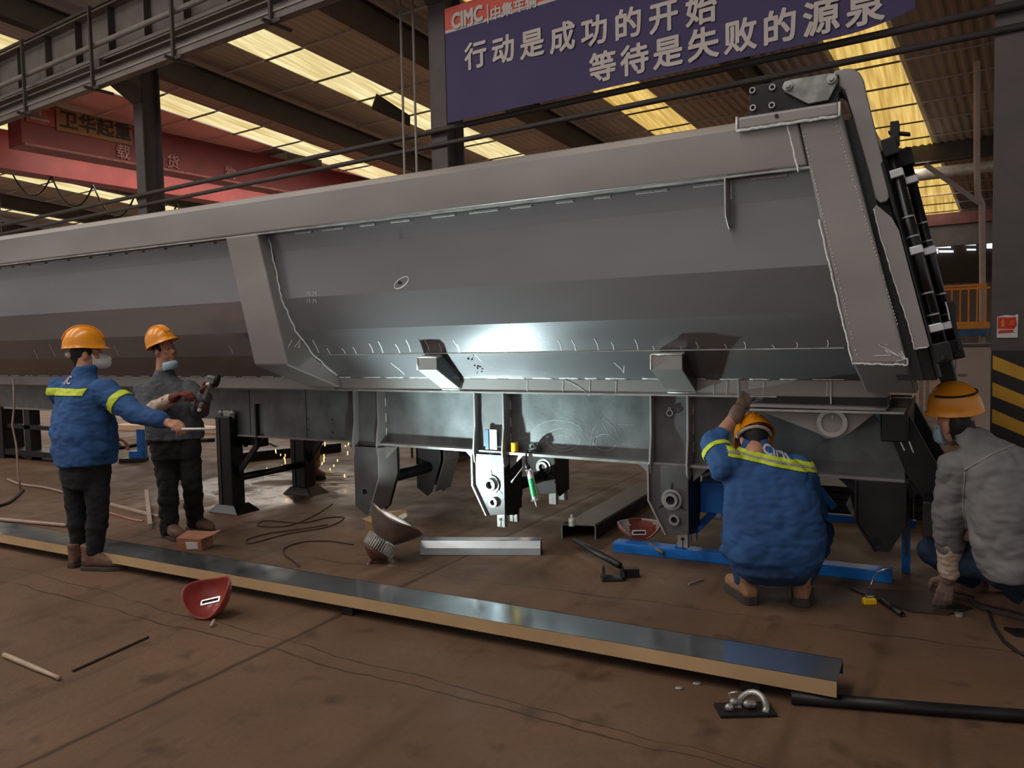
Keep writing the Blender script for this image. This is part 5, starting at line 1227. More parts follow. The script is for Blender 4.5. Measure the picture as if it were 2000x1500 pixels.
for i in range(34):
    u, v = random.uniform(520, 700), random.uniform(862, 975); d_ = random.uniform(8.6, 9.2); p = at(u, v, d_)
    if p.z < .03: continue
    q = p + V((random.uniform(-.01, .01), 0, random.uniform(.015, .05))); spk.tube([p, q], .004, 5)
spk = spk.obj('sparks', mat('spark_glow', (255, 190, 90), .5, emit=((255, 176, 80), 9)), None); tag(spk, 'orange grinding sparks falling under the trailer near the far legs', 'sparks'); spk['kind'] = 'stuff'

# ================================================================== PEOPLE
def unit(v): return V(v).normalized()
def hand_prims(mb, wrist, d, palm_n, side, curl=.6, r=.0095, sc=1.0, spread=1.0, bend=None):
    """palm, four fingers and a thumb; d = along the hand, palm_n = out of the palm, side = towards the thumb"""
    d = unit(d); palm_n = unit(palm_n - d * palm_n.dot(d)); side = unit(side - d * side.dot(d) - palm_n * side.dot(palm_n))
    w = V(wrist)
    mb.cap(w - d * .03 * sc, w + d * .03 * sc, .028 * sc, .030 * sc)
    for k in (-1.4, -.5, .5, 1.4):
        b = w + side * (-k) * .0185 * sc * -1
        mb.cap(w + d * .02 * sc + side * k * .010 * sc, w + d * .088 * sc + side * k * .0185 * sc, .017 * sc, .0125 * sc)
    lens = {1.4: (.040, .026, .021), .5: (.045, .030, .023), -.5: (.042, .028, .022), -1.4: (.033, .021, .019)}
    for k, ls in lens.items():
        p = w + d * .090 * sc + side * k * .0195 * sc; ang = 0
        c = curl * (1.0 + .12 * (-k)) ; dirn = unit(d + side * k * .04 * spread)
        rr = r * sc * (1.0 if k > -1 else .88)
        for j, l in enumerate(ls):
            ang += c * (.75, 1.0, .7)[j]
            q = p + (dirn * math.cos(ang) + palm_n * math.sin(ang)) * l * sc
            mb.cap(p, q, rr * (1 - .06 * j), rr * (1 - .06 * (j + 1))); p = q
    p = w + d * .030 * sc + side * .026 * sc
    td = unit(d * .55 + side * .75 + palm_n * .35)
    q = p + td * .042 * sc; mb.cap(p - td * .012 * sc, q, r * 1.35 * sc, r * 1.12 * sc)
    t2 = unit(d * .85 + side * .18 + palm_n * (.25 + .45 * curl)); e = q + t2 * .032 * sc; mb.cap(q, e, r * 1.1 * sc, r * .98 * sc)
    t3 = unit(d * .85 - side * .12 + palm_n * (.3 + .5 * curl)); mb.cap(e, e + t3 * .022 * sc, r * .98 * sc, r * .82 * sc)

def head_prims(mb, c, fwd, up, s=1.0):
    """skull, jaw, nose, lips, brow, ears; c = centre of the head (eye level)"""
    f = unit(fwd); u = unit(up - f * up.dot(f)); r = f.cross(u)
    mb.ell(c + u * .025 * s - f * .012 * s, r * .074 * s, f * .094 * s, u * .095 * s, 20, 14)
    mb.ell(c - u * .045 * s + f * .018 * s, r * .060 * s, f * .070 * s, u * .072 * s, 18, 12)
    mb.ell(c - u * .098 * s + f * .056 * s, r * .030 * s, f * .026 * s, u * .022 * s, 12, 8)
    mb.ell(c - u * .040 * s + f * .070 * s, r * .048 * s, f * .022 * s, u * .045 * s, 12, 8)
    mb.cap(c + u * .008 * s + f * .082 * s, c - u * .034 * s + f * .104 * s, .009 * s, .013 * s)
    for k in (-1, 1):
        mb.ell(c - u * .036 * s + f * .092 * s + r * .012 * k * s, r * .010 * s, f * .010 * s, u * .008 * s, 8, 6)
        mb.cap(c + u * .024 * s + f * .080 * s + r * .012 * k * s, c + u * .022 * s + f * .066 * s + r * .048 * k * s, .009 * s, .008 * s)
        mb.ell(c - u * .022 * s + f * .066 * s + r * .038 * k * s, r * .022 * s, f * .020 * s, u * .018 * s, 10, 8)
        mb.ell(c - u * .012 * s - f * .006 * s + r * .078 * k * s, r * .010 * s, f * .022 * s, u * .034 * s, 10, 8)
    mb.cap(c - u * .066 * s + f * .082 * s - r * .018 * s, c - u * .066 * s + f * .082 * s + r * .018 * s, .0075 * s, .0075 * s)
    mb.cap(c - u * .079 * s + f * .078 * s - r * .015 * s, c - u * .079 * s + f * .078 * s + r * .015 * s, .008 * s, .008 * s)

def eyes(c, fwd, up, par, s=1.0):
    f = unit(fwd); u = unit(up - f * up.dot(f)); r = f.cross(u)
    for k in (-1, 1):
        mb = MB(); mb.ell(c + u * .004 * s + f * .079 * s + r * .032 * k * s, r * .013 * s, f * .009 * s, u * .008 * s, 10, 8); e = mb.obj('eye', mat('eye_white', (190, 180, 175), .3), par, smooth=True)
        mb = MB(); mb.ell(c + u * .004 * s + f * .0865 * s + r * .031 * k * s, r * .006 * s, f * .003 * s, u * .006 * s, 8, 6); mb.obj('iris', HAIR, e, smooth=True)

def hard_hat(c, fwd, up, par, m=HIVIS, s=1.0, ridge=True, band=None, tall=1.0, visor=.040):
    f = unit(fwd); u = unit(up - f * up.dot(f)); r = f.cross(u); nu, nv = 40, 12
    def pt(a, t, off):      # t: 0 top .. 1 rim
        th = t * PI / 2 * 1.0
        rx, ry, rz = (.112 + off) * s, (.142 + off) * s, (.128 + off) * s * tall
        ca, sa = math.cos(a), math.sin(a)
        p = r * rx * sa * math.sin(th) ** .9 + f * ry * ca * math.sin(th) ** .9 + u * rz * math.cos(th) ** .92
        if t > .9: p += (r * sa + f * ca) * .003 * s * (t - .9) / .1
        return c + p
    o_, i_ = [], []
    for j in range(nv + 1):
        t = max(.02, j / nv); rowo, rowi = [], []
        for k in range(nu):
            a = 2 * PI * k / nu; rowo.append(pt(a, t, 0)); rowi.append(pt(a, t, -.004))
        o_.append(rowo); i_.append(rowi)
    brim = []
    for k in range(nu):
        a = 2 * PI * k / nu; ca = math.cos(a); ext = (.004 + visor * max(0, ca) ** 1.8) * s
        brim.append(pt(a, 1, 0) + (r * math.sin(a) + f * ca) * ext - u * (.004 + .014 * max(0, ca)) * s)
    brim2 = [p - u * .004 for p in brim]
    mb = MB(); mb.rings(o_ + [brim, brim2] + list(reversed(i_)), True); hat = mb.obj('hard_hat', m, par, smooth=True)
    if ridge:
        mb = MB()
        for dx in (-.022, 0, .022):
            q = [pt(0, t / 10, .002) if t > 0 else pt(0, .0, .002) for t in range(8, 0, -1)] + [pt(PI, t / 10, .002) for t in range(0, 9)]
            mb.tube([e + r * dx * s for e in q], .0055 * s, 6)
        mb.obj('ridge', m, hat, smooth=True)
    if band:
        mb = MB(); q = [pt(math.radians(a), .60 + .0 * a, .002) for a in range(70, 300, 10)]; mb.tube(q, .006, 6); mb.obj('strap_band', RUBBER, hat, smooth=True)
    return hat

def boot(par, ankle, d, m, s=1.0, roll=0.0, lift=0.0, name='boot', sole=.028):
    """ankle: point on the floor under the ankle; d: toe direction; lift raises the heel"""
    d = unit(V((d[0], d[1], 0))); sd = d.cross(UP); a = V((ankle[0], ankle[1], ankle[2] if len(ankle) > 2 else 0))
    H = lambda x: UP * lift * max(0, (.16 - x) / .26)
    mb = MB(); secs = []
    for x, w_, h in ((-.075, .026, .030), (-.06, .037, .045), (-.02, .041, .055), (.04, .043, .050), (.10, .048, .040), (.15, .046, .034), (.19, .034, .028), (.212, .014, .016)):
        secs.append((a + d * x * s + UP * (.020 + h) * s + H(x), sd * w_ * s, UP * h * s))
    mb.loft(secs, 18, 2.6); mb.loft([(a + UP * .06 * s - d * .018 * s + H(-.02), sd * .042 * s, d * .055 * s), (a + UP * .11 * s - d * .025 * s + H(-.02), sd * .043 * s, d * .052 * s), (a + UP * .17 * s - d * .03 * s + H(-.02), sd * .045 * s, d * .052 * s)], 18)
    me = remeshed(mb, .008, 4, .5, 0, .1, .003, .05); bt_ = finish(name, me, m, par)
    mb = MB(); secs = []
    for x, w_ in ((-.083, .020), (-.072, .038), (-.02, .044), (.04, .044), (.10, .052), (.16, .048), (.20, .034), (.222, .012)):
        secs.append([a + d * x * s + sd * w_ * k * s + UP * z + H(x) for k, z in ((-1, 0.001), (1, 0.001), (1, sole), (-1, sole))])
    mb.rings(secs); mb.obj('sole', SOLE, bt_, bevel=.004)
    mb = MB()
    for i in range(4):
        x = .035 + .022 * i; z = (.122 - .014 * i) * s; mb.cap(a + d * x * s + UP * z - sd * .022 * s + H(x), a + d * x * s + UP * (z + .004) + sd * .022 * s + H(x), .0035, .0035)
    mb.obj('laces', RUBBER, bt_, smooth=True)
    return bt_

def leg_prims(mb, hip, knee, ankle, r0, r1, r2, fold=True):
    hip, knee, ankle = V(hip), V(knee), V(ankle)
    mb.cap(hip, knee, r0, r1); mb.cap(knee, ankle, r1, r2)
    c = knee.lerp(ankle, .3); mb.ball(c + (knee - ankle).normalized() * 0, (r1 * 1.02 + r2 * .05))

def band_of(par, me, o_, n, half, m, name='reflective_stripe', off=.004, keep=None):
    """strip of the garment between two planes, lifted off the cloth"""
    bm = bmesh.new(); bm.from_mesh(me); n = unit(n)
    base = ROOTLOC[par.name]; o_ = V(o_) - base
    for s_ in (-1, 1):
        bmesh.ops.bisect_plane(bm, geom=bm.verts[:] + bm.edges[:] + bm.faces[:], plane_co=o_ + n * half * s_, plane_no=n * s_, clear_outer=True)
    if keep:
        dead = [f for f in bm.faces if not keep(f.calc_center_median() + base)]
        bmesh.ops.delete(bm, geom=dead, context='FACES')
    bm.normal_update()
    for v in bm.verts: v.co += v.normal * off
    r = bm.faces[:]
    m2 = bpy.data.meshes.new(name); bmesh.ops.solidify(bm, geom=r, thickness=-.004) if False else None
    bm.to_mesh(m2); bm.free()
    for p in m2.polygons: p.use_smooth = True
    o = bpy.data.objects.new(name, m2); COL.objects.link(o); m2.materials.append(m); o.parent = par; ROOTLOC[o.name] = base
    sd = o.modifiers.new('th', 'SOLIDIFY'); sd.thickness = .004; sd.offset = 0
    return o
def patch_text(par, me, s, size, origin, ax, ay, m, bold=.002, name='lettering'):
    """letters laid onto the cloth by dropping each point on the garment"""
    tm_ = text_mesh(s, size, bold, 2); base = ROOTLOC[par.name]
    bm = bmesh.new(); bm.from_mesh(tm_); bmesh.ops.triangulate(bm, faces=bm.faces[:]); 
    for _k in range(4):
        lg = [e for e in bm.edges if e.calc_length() > .012]
        if lg: bmesh.ops.subdivide_edges(bm, edges=lg, cuts=1); bmesh.ops.triangulate(bm, faces=bm.faces[:])
    
    ax, ay = unit(ax), unit(ay); n = ax.cross(ay); b2 = bmesh.new(); b2.from_mesh(me); tree = BVHTree.FromBMesh(b2)
    for v in bm.verts:
        p = V(origin) - base + ax * v.co.x + ay * v.co.y + n * .3
        h = tree.ray_cast(p, -n, 1.0)[0]
        h = h or tree.find_nearest(p - n * .3)[0]; v.co = h + n * .007
    out = bpy.data.meshes.new(name); bm.to_mesh(out); bm.free(); b2.free(); bpy.data.meshes.remove(tm_)
    o = bpy.data.objects.new(name, out); COL.objects.link(o); out.materials.append(m); o.parent = par; ROOTLOC[o.name] = base
    return o

LETTERS_W = mat('jacket_letter_white', (190, 188, 196), .6, 0, .05, 20)

# ---------------------------------------------------------------- person 1: blue jacket, standing, back to us
d1 = dep(fz(185, 1110))
P = lambda u, v, dd=0.0: at(u, v, d1 + dd)
f1 = unit(R0 * .62 + F0 * .78); r1 = f1.cross(UP); hf1 = unit(R0 * .93 + F0 * .36 - UP * .06)
p1 = thing('person', 'person standing in blue jacket, yellow hard hat and white mask, one arm held out', 'person', fz(183, 1110))
hc1 = P(171, 691, .02)
mb = MB(); head_prims(mb, hc1, hf1, UP, 1.0); mb.cap(P(163, 735), P(168, 700), .058, .055)
mb.loft([(P(166, 915), r1 * .17, f1 * .12), (P(166, 850), r1 * .16, f1 * .11), (P(162, 780), r1 * .18, f1 * .10), (P(162, 745), r1 * .12, f1 * .07)])
sR, eR, wR = P(205, 766, -.10), P(262, 806, -.18), P(316, 822, -.26)
sL, eL, wL = P(122, 764, .12), P(150, 835, .32), P(205, 850, .42)
for a, e, w_ in ((sR, eR, wR), (sL, eL, wL)): mb.cap(a, e, .05, .042); mb.cap(e, w_, .040, .028)
hd = unit(wR - eR)
hand_prims(mb, wR + hd * .03, hd, unit(-UP * .6 + f1 * .3), unit(UP * .5 + F0 * .6), .75)
hand_prims(mb, wL + (wL - eL).normalized() * .03, wL - eL, -UP, R0, .5)
aL, aR = fz(156, 1104), fz(185, 1112)
dl_, dr_ = dep(aL), dep(aR)
hipL, hipR = P(146, 912, .10), P(186, 912, -.05)
knL, knR = at(150, 1002, d1 + .06), at(192, 1004, dr_ - .02)
anL, anR = aL + UP * .10, aR + UP * .10
leg_prims(mb, hipL, knL, anL, .075, .05, .04); leg_prims(mb, hipR, knR, anR, .075, .05, .04)
body1 = finish('body', remeshed(mb, .0065, 3, .5), SKIN, p1)
mb = MB()
mb.loft([(P(167, 906), r1 * .235, f1 * .185), (P(166, 880), r1 * .245, f1 * .195), (P(165, 845), r1 * .25, f1 * .20), (P(163, 805), r1 * .235, f1 * .175), (P(161, 772), r1 * .225, f1 * .145), (P(161, 752), r1 * .19, f1 * .115), (P(163, 738), r1 * .11, f1 * .09), (P(165, 729), r1 * .084, f1 * .082), (P(167, 715), r1 * .074, f1 * .074)], 28, 2.3)
for a, e, w_ in ((sR, eR, wR), (sL, eL, wL)):
    mb.cap(a, e, .098, .078); mb.cap(e, w_, .077, .060); mb.ball(a, .105)
jm1 = remeshed(mb, .010, 7, .5, .012, .13, .006, .05); jk1 = finish('jacket', jm1, JBLUE, p1)
band_of(jk1, jm1, P(160, 764), UP, .024, LIME, keep=lambda c: (c - P(160, 764)).dot(f1) < -.015 and (c - P(160, 764)).dot(r1) < .19)
sm = sR.lerp(eR, .52); band_of(jk1, jm1, sm, eR - sR, .026, LIME, keep=lambda c: (c - sm).length < .15)
patch_text(jk1, jm1, 'CIMC', .08, P(141, 742), unit(R0 * .85 - F0 * .5), UP, LETTERS_W)
mb = MB(); mb.loft([(P(166, 900), r1 * .185, f1 * .15), (P(166, 925), r1 * .19, f1 * .155), (P(166, 950), r1 * .17, f1 * .13)])
leg_prims(mb, hipL, knL, anL + UP * .03, .098, .070, .056); leg_prims(mb, hipR, knR, anR + UP * .03, .100, .074, .058)
finish('trousers', remeshed(mb, .011, 6, .5, .008, .12, .005, .05), TROUSER, p1)
boot(p1, aL, R0 * .35 + F0 * .9, BOOTB); boot(p1, aR, R0 * .97 - F0 * .1, BOOTB, 1.08)
hard_hat(P(164, 678, .02), unit(R0 * .93 + F0 * .36 + UP * .02), unit(UP - R0 * .05), p1, s=.97, tall=1.22, visor=.03)
def half_mask(par, c, f_, up, m, s=1.0):
    f_ = unit(f_); u = unit(up - f_ * up.dot(f_)); r = f_.cross(u); rs = []
    for t, w_, h, bz in ((0, .064, .062, .0), (.3, .052, .056, .028), (.6, .034, .046, .050), (.85, .012, .034, .066), (1, .003, .024, .070)):
        rs.append([c + f_ * (.036 + bz) * s + r * w_ * math.cos(a) * s * 1.0 - f_ * .045 * s * (1 - t) * abs(math.cos(a)) + u * h * math.sin(a) * s for a in [2 * PI * k / 20 for k in range(20)]])
    mb = MB(); mb.rings(rs); mk = mb.obj('face_mask', m, par, smooth=True)
    mb = MB()
    for sgn in (-1, 1):
        ear = c + u * .050 * s - f_ * .012 * s + r * .084 * sgn * s
        for du in (.03, -.03): mb.tube([c + r * .060 * sgn * s + f_ * .0 * s + u * du * s, (c + r * .083 * sgn * s + u * (du * .4 + .02) * s + f_ * .005 * s), ear], .0025, 6)
    mb.obj('ear_loop', m, mk); return mk
half_mask(p1, hc1 - UP * .052 + hf1 * .045, hf1, UP, MASKW)
mb = MB(); mb.ell(hc1 + UP * .02 - hf1 * .02, R0 * .088, F0 * .085, UP * .075, 16, 10); mb.ell(hc1 - UP * .01 - hf1 * .075, hf1 * .045, hf1.cross(UP) * .05, UP * .05, 12, 8); mb.cap(hc1 - hf1 * .05 - UP * .03, hc1 - hf1 * .045 - UP * .075, .052, .045); hr1 = finish('hair', remeshed(mb, .008, 3), HAIR, p1)
mb = MB(); mb.ell(hc1 - UP * .012 - hf1 * .105, hf1 * .036, hf1.cross(UP) * .038, UP * .030, 14, 10); mb.obj('hair_net_bun', mat('hair_net_beige', (176, 160, 152), .8), hr1, smooth=True)
a, c = at(338, 834, d1 - .29), at(396, 836, d1 - .30)
mb = MB(); hp_ = wR + hd * .11; mb.tube([hp_ - UP * .03 - R0 * .02, hp_ - UP * .035 + R0 * .27], .0085, 8); tag(mb.obj('chalk_stick', WHITE, None, (hp_ - UP * .035 + R0 * .1), smooth=True), 'slim white stick held in the outstretched hand of the worker in blue', 'stick')

# ---------------------------------------------------------------- person 2: dark jacket, grinder in hand
d2 = dep(fz(350, 1050))
P = lambda u, v, dd=0.0: at(u, v, d2 + dd)
f2 = unit(R0 * .38 - F0 * .92); r2 = UP.cross(f2) * -1; r2 = f2.cross(UP)   # r2: the person's own right
hf2 = unit(R0 * .84 - F0 * .48 + UP * .16); hu2 = unit(UP - R0 * .26)
p2 = thing('person', 'person in dark grey jacket holding an angle grinder, pale blue mask under the chin', 'person', fz(352, 1050))
hc2 = P(322, 684)
mb = MB(); head_prims(mb, hc2, hf2, hu2, .98); mb.cap(P(318, 735), P(320, 700), .058, .056)
mb.loft([(P(342, 868), r2 * .17, f2 * .115), (P(336, 820), r2 * .16, f2 * .11), (P(328, 770), r2 * .18, f2 * .11), (P(322, 742), r2 * .12, f2 * .07)])
s2R, e2R, w2R = P(281, 762), P(285, 806, -.13), P(334, 780, -.24)
s2L, e2L, w2L = P(371, 760, .02), P(392, 802, -.10), P(398, 776, -.24)
for a, e, w_ in ((s2R, e2R, w2R), (s2L, e2L, w2L)): mb.cap(a, e, .05, .042); mb.cap(e, w_, .04, .03)
a2R, a2L = fz(332, 1050), fz(382, 1036)
hip2R, hip2L = P(318, 862), P(366, 862); kn2R, kn2L = at(328, 950, (d2 + dep(a2R)) / 2 - .03), at(376, 946, d2 + .02)
leg_prims(mb, hip2R, kn2R, a2R + UP * .1, .08, .05, .04); leg_prims(mb, hip2L, kn2L, a2L + UP * .1, .08, .05, .04)
finish('body', remeshed(mb, .008, 3), mat('skin_tanned', (178, 124, 100), .6, 0, .08, 20), p2)
eyes(hc2, hf2, hu2, p2, .98)
mb = MB()
mb.loft([(P(343, 858), r2 * .225, f2 * .155), (P(341, 835), r2 * .225, f2 * .16), (P(336, 805), r2 * .215, f2 * .155), (P(329, 772), r2 * .21, f2 * .145), (P(324, 750), r2 * .175, f2 * .115), (P(321, 735), r2 * .095, f2 * .085), (P(321, 721), r2 * .074, f2 * .074)], 26, 2.3)
for a, e, w_ in ((s2R, e2R, e2R.lerp(w2R, .35)), (s2L, e2L, w2L)):
    mb.cap(a, e, .080, .072); mb.cap(e, w_, .072, .060); mb.ball(a, .080)
jm2 = remeshed(mb, .010, 6, .5, .012, .12, .006, .05); jk2 = finish('jacket', jm2, JDARK, p2)
mb = MB(); cuf = e2R.lerp(w2R, .30); mb.cap(cuf, w2R, .060, .050); mb.cap(cuf.lerp(w2R, .5), w2R, .057, .050); finish('canvas_sleeve', remeshed(mb, .009, 4, .5, .006, .08, .004, .04), CUFF, p2)
mb = MB(); dh = unit(w2R - e2R); hand_prims(mb, w2R + dh * .035, dh, unit(f2 * -.2 - UP * .7), unit(UP + f2 * .2), .85, .0125, 1.12); mb.cap(w2R - dh * .05, w2R + dh * .03, .05, .040)
finish('glove', remeshed(mb, .006, 3), GLOVER, p2)
mb = MB(); dh = unit(P(404, 752, -.26) - w2L); hand_prims(mb, w2L + dh * .01, unit(dh + UP * .3), unit(R0 * .75 - F0 * .3), unit(-F0 * .8 + UP * .2), 1.15, .0125, 1.12); mb.cap(w2L - dh * .06, w2L + dh * .02, .05, .042)
finish('glove', remeshed(mb, .006, 3), GLOVER, p2)
mb = MB(); mb.loft([(P(342, 850), r2 * .185, f2 * .13), (P(342, 872), r2 * .19, f2 * .135), (P(342, 895), r2 * .175, f2 * .12)])
leg_prims(mb, hip2R, kn2R, a2R + UP * .07, .100, .082, .072); leg_prims(mb, hip2L, kn2L, a2L + UP * .07, .100, .082, .072)
finish('trousers', remeshed(mb, .011, 5, .5, .010, .11, .006, .05), mat('trouser_charcoal', (28, 26, 27), .9, 0, .25, 10, .1, 200), p2)
boot(p2, a2R, R0 * .75 - F0 * .65, BOOTB, 1.08); boot(p2, a2L, R0 * .85 - F0 * .5, BOOTB, 1.08)
hard_hat(P(315, 671), unit(R0 * .84 - F0 * .46 + UP * .36), unit(UP - R0 * .38), p2, s=.95, tall=1.2, visor=.032)
mb = MB(); u_ = hu2; lw = hf2.cross(u_)
rs = []
for k in range(9):
    a = -1.25 + 2.5 * k / 8; o_ = hc2 - UP * .135 + hf2 * (.035 + .062 * math.cos(a)) + lw * .072 * math.sin(a); rs.append([o_ + UP * .034, o_ + hf2 * .012 + UP * .01, o_ + hf2 * .010 - UP * .03, o_ - UP * .036, o_ - hf2 * .006])
mb.rings(rs); mb.obj('face_mask', MASKB, p2, smooth=True)
mb = MB(); mb.ell(hc2 + UP * .022 - hf2 * .018, R0 * .084, F0 * .084, UP * .075, 16, 10); finish('hair', remeshed(mb, .008, 3), HAIR, p2)
mb = MB(); q0 = P(391, 796, -.27); q1 = P(416, 732, -.31); gx = unit(q1 - q0)
gr = thing('angle_grinder', 'silver and black angle grinder held up in a rust-red glove by a standing worker', 'grinder', q0)
mb = MB(); mb.tube([q0, q0.lerp(q1, .15), q0.lerp(q1, .6), q0.lerp(q1, .62), q0.lerp(q1, .78)], .022, 14, radii=[.018, .022, .021, .028, .027]); mb.obj('motor_body', STEEL_LIGHT, gr, smooth=True)
mb = MB(); gs = unit(R0 * .9 - UP * .25); e = q0.lerp(q1, .86); mb.obox(e, gx * .03, gs * .034, gx.cross(gs) * .026); mb.obj('gear_head', GALV, gr, bevel=.008)
mb = MB(); mb.cyl(e + gs * .035, e + gs * .05, .012); mb.cyl(e + gs * .05, e + gs * .054, .050, n=24); mb.obj('disc', STEEL_DARK, gr)
mb = MB(); mb.cyl(q0 - gx * .03, q0 + gx * .004, .014, n=12); mb.obj('end_cap', WHITE, gr)

# ---------------------------------------------------------------- person 3: crouching, back to us, left arm raised
d3 = 4.50
P = lambda u, v, dd=0.0: at(u, v, d3 + dd)
f3 = unit(F0 * .98 + R0 * .12); r3 = f3.cross(UP)
p3 = thing('person', 'person crouching in blue jacket, back turned, gloved hand raised to the trailer', 'person', fz(1512, 1178))
hu3 = unit(UP * .62 + f3 * .62 - R0 * .10); hf3 = unit(f3 * .72 - UP * .68)
hc3 = P(1473, 858, .20)
mb = MB(); head_prims(mb, hc3, hf3, hu3, 1.0); mb.cap(P(1474, 885, .04), P(1473, 865, .16), .06, .056)
mb.loft([(P(1512, 1100, -.04), r3 * .17, f3 * .12), (P(1508, 1000, -.02), r3 * .17, f3 * .11), (P(1495, 930), r3 * .19, f3 * .11), (P(1482, 892, .02), r3 * .12, f3 * .07)])
s3L, e3L, w3L = P(1416, 908, .02), P(1393, 866, .16), P(1440, 806, .22)
s3R, e3R, w3R = P(1560, 922, .06), P(1592, 1000, .28), P(1560, 960, .50)
for a, e, w_ in ((s3L, e3L, w3L), (s3R, e3R, w3R)): mb.cap(a, e, .05, .045); mb.cap(e, w_, .043, .032)
a3L, a3R = fz(1457, 1172), fz(1566, 1176)
hip3L, hip3R = P(1466, 1092, -.02), P(1556, 1092, -.02)
kn3L, kn3R = at(1436, 1040, d3 + .42), at(1598, 1040, d3 + .36)
leg_prims(mb, hip3L, kn3L, a3L + UP * .10, .08, .055, .042); leg_prims(mb, hip3R, kn3R, a3R + UP * .10, .08, .055, .042)
hand_prims(mb, w3R + (w3R - e3R).normalized() * .03, w3R - e3R, -UP, -R0, .5)
finish('body', remeshed(mb, .008, 3), SKIN, p3)
mb = MB()
mb.loft([(P(1512, 1118, -.07), r3 * .21, f3 * .10), (P(1513, 1090, -.07), r3 * .275, f3 * .155), (P(1512, 1050, -.05), r3 * .29, f3 * .18), (P(1508, 1000, -.03), r3 * .272, f3 * .185), (P(1502, 955, -.01), r3 * .258, f3 * .17), (P(1494, 918, .02), r3 * .235, f3 * .15), (P(1486, 893, .05), r3 * .18, f3 * .12), (P(1479, 876, .08), r3 * .105, f3 * .09), (P(1476, 867, .10), r3 * .08, f3 * .076), (P(1474, 857, .125), r3 * .072, f3 * .07)], 28, 2.4)
mb.cap(s3L, e3L, .098, .078); mb.cap(e3L, e3L.lerp(w3L, .18), .078, .068); mb.ball(s3L, .10)
mb.cap(s3R, e3R, .096, .078); mb.cap(e3R, w3R, .076, .06); mb.ball(s3R, .10)
mb.ball(P(1420, 1075, -.02), .045)
jm3 = remeshed(mb, .010, 7, .5, .013, .13, .006, .05); jk3 = finish('jacket', jm3, JBLUE, p3)
nb3 = unit(UP * .93 + r3 * .30 - f3 * .1)
o3 = P(1500, 896)
band_of(jk3, jm3, P(1500, 892), unit(UP + r3 * .22), .012, LIME, keep=lambda c: (c - P(1500, 892)).dot(r3) > -.235 and (c - P(1500, 892, .10)).dot(f3) < 0)
band_of(jk3, jm3, P(1500, 897), unit(UP + r3 * .22), .006, SILVERTAPE, off=.005, keep=lambda c: (c - P(1500, 892)).dot(r3) > -.235 and (c - P(1500, 892, .10)).dot(f3) < 0)
band_of(jk3, jm3, P(1500, 902), unit(UP + r3 * .22), .009, LIME, keep=lambda c: (c - P(1500, 892)).dot(r3) > -.235 and (c - P(1500, 892, .10)).dot(f3) < 0)
sm3 = s3L.lerp(e3L, .60); band_of(jk3, jm3, sm3, e3L - s3L, .018, LIME, keep=lambda c: (c - sm3).length < .13)
patch_text(jk3, jm3, 'CIMC', .075, P(1520, 884, .0), unit(r3 - UP * .30), unit(UP + r3 * .30), LETTERS_W)
mb = MB(); mb.loft([(P(1512, 1085, -.05), r3 * .22, f3 * .15), (P(1512, 1115, -.06), r3 * .22, f3 * .15), (P(1512, 1136, -.02), r3 * .16, f3 * .10)])
leg_prims(mb, hip3L, kn3L, a3L + UP * .14, .115, .092, .07); leg_prims(mb, hip3R, kn3R, a3R + UP * .14, .118, .098, .07)
finish('trousers', remeshed(mb, .011, 5, .5, .010, .11, .006, .05), mat('trouser_blue', (30, 58, 98), .88, 0, .2, 10, .1, 200), p3)
boot(p3, a3L, F0 * .96 - R0 * .1, BOOTT, 1.2, sole=.05); boot(p3, a3R, F0 * .85 + R0 * .35, BOOTT, 1.2, sole=.05)
hat3 = hard_hat(P(1473, 852, .24), hf3, hu3, p3, s=1.03)
c_ = hc3 + hu3 * .012; mb = MB(); mb.tube([c_ + r3 * (.098 * math.sin(t)) - hf3 * (.112 * math.cos(t)) for t in [-1.5 + .25 * i for i in range(13)]], .011, 8); mb.obj('head_band', mat('strap_beige', (186, 170, 156), .8), hat3, smooth=True)
mb = MB(); mb.ell(hc3 + hu3 * .02 - hf3 * .02, r3 * .083, hf3 * .088, hu3 * .08, 16, 10); mb.cap(hc3 - hf3 * .035 - hu3 * .03, P(1475, 876, .09), .066, .058); finish('hair', remeshed(mb, .008, 3), HAIR, p3)
mb = MB(); dh = unit(P(1452, 782, .25) - w3L); mb.cap(w3L - dh * .035, w3L + dh * .02, .046, .044)
hand_prims(mb, w3L + dh * .03, unit(dh + R0 * .1), unit(f3 * .8 + R0 * .25), unit(R0 * .9 - F0 * .1), 1.0, .0130, 1.18); finish('glove', remeshed(mb, .006, 3, .5, .002, .04), GLOVE, p3)

# ---------------------------------------------------------------- person 4: squatting at the right edge, hand on the floor
d4 = dep(fz(1840, 1196))
P = lambda u, v, dd=0.0: at(u, v, d4 + dd)
f4 = unit(F0 * .80 - R0 * .55); r4 = f4.cross(UP)
p4 = thing('person', 'person in plain grey jacket squatting at the right edge, one gloved hand down', 'person', fz(1930, 1200))
hf4 = unit(F0 * .95 - R0 * .28 - UP * .22); hu4 = unit(UP - R0 * .22 + hf4 * .1)
hc4 = P(1866, 826, -.12)
mb = MB(); head_prims(mb, hc4, hf4, hu4, 1.02); mb.cap(P(1905, 870, -.2), P(1876, 835, -.14), .062, .058)
mb.loft([(P(1990, 1110, -.26), r4 * .17, f4 * .12), (P(1978, 1000, -.26), r4 * .17, f4 * .11), (P(1955, 910, -.24), r4 * .19, f4 * .11), (P(1920, 868, -.22), r4 * .11, f4 * .08)])
s4L, e4L, w4L = P(1872, 918, -.22), P(1852, 1012, -.14), P(1857, 1112, -.02)
s4R, e4R, w4R = P(2060, 910, -.20), P(2080, 1010, -.02), P(2010, 1090, .14)
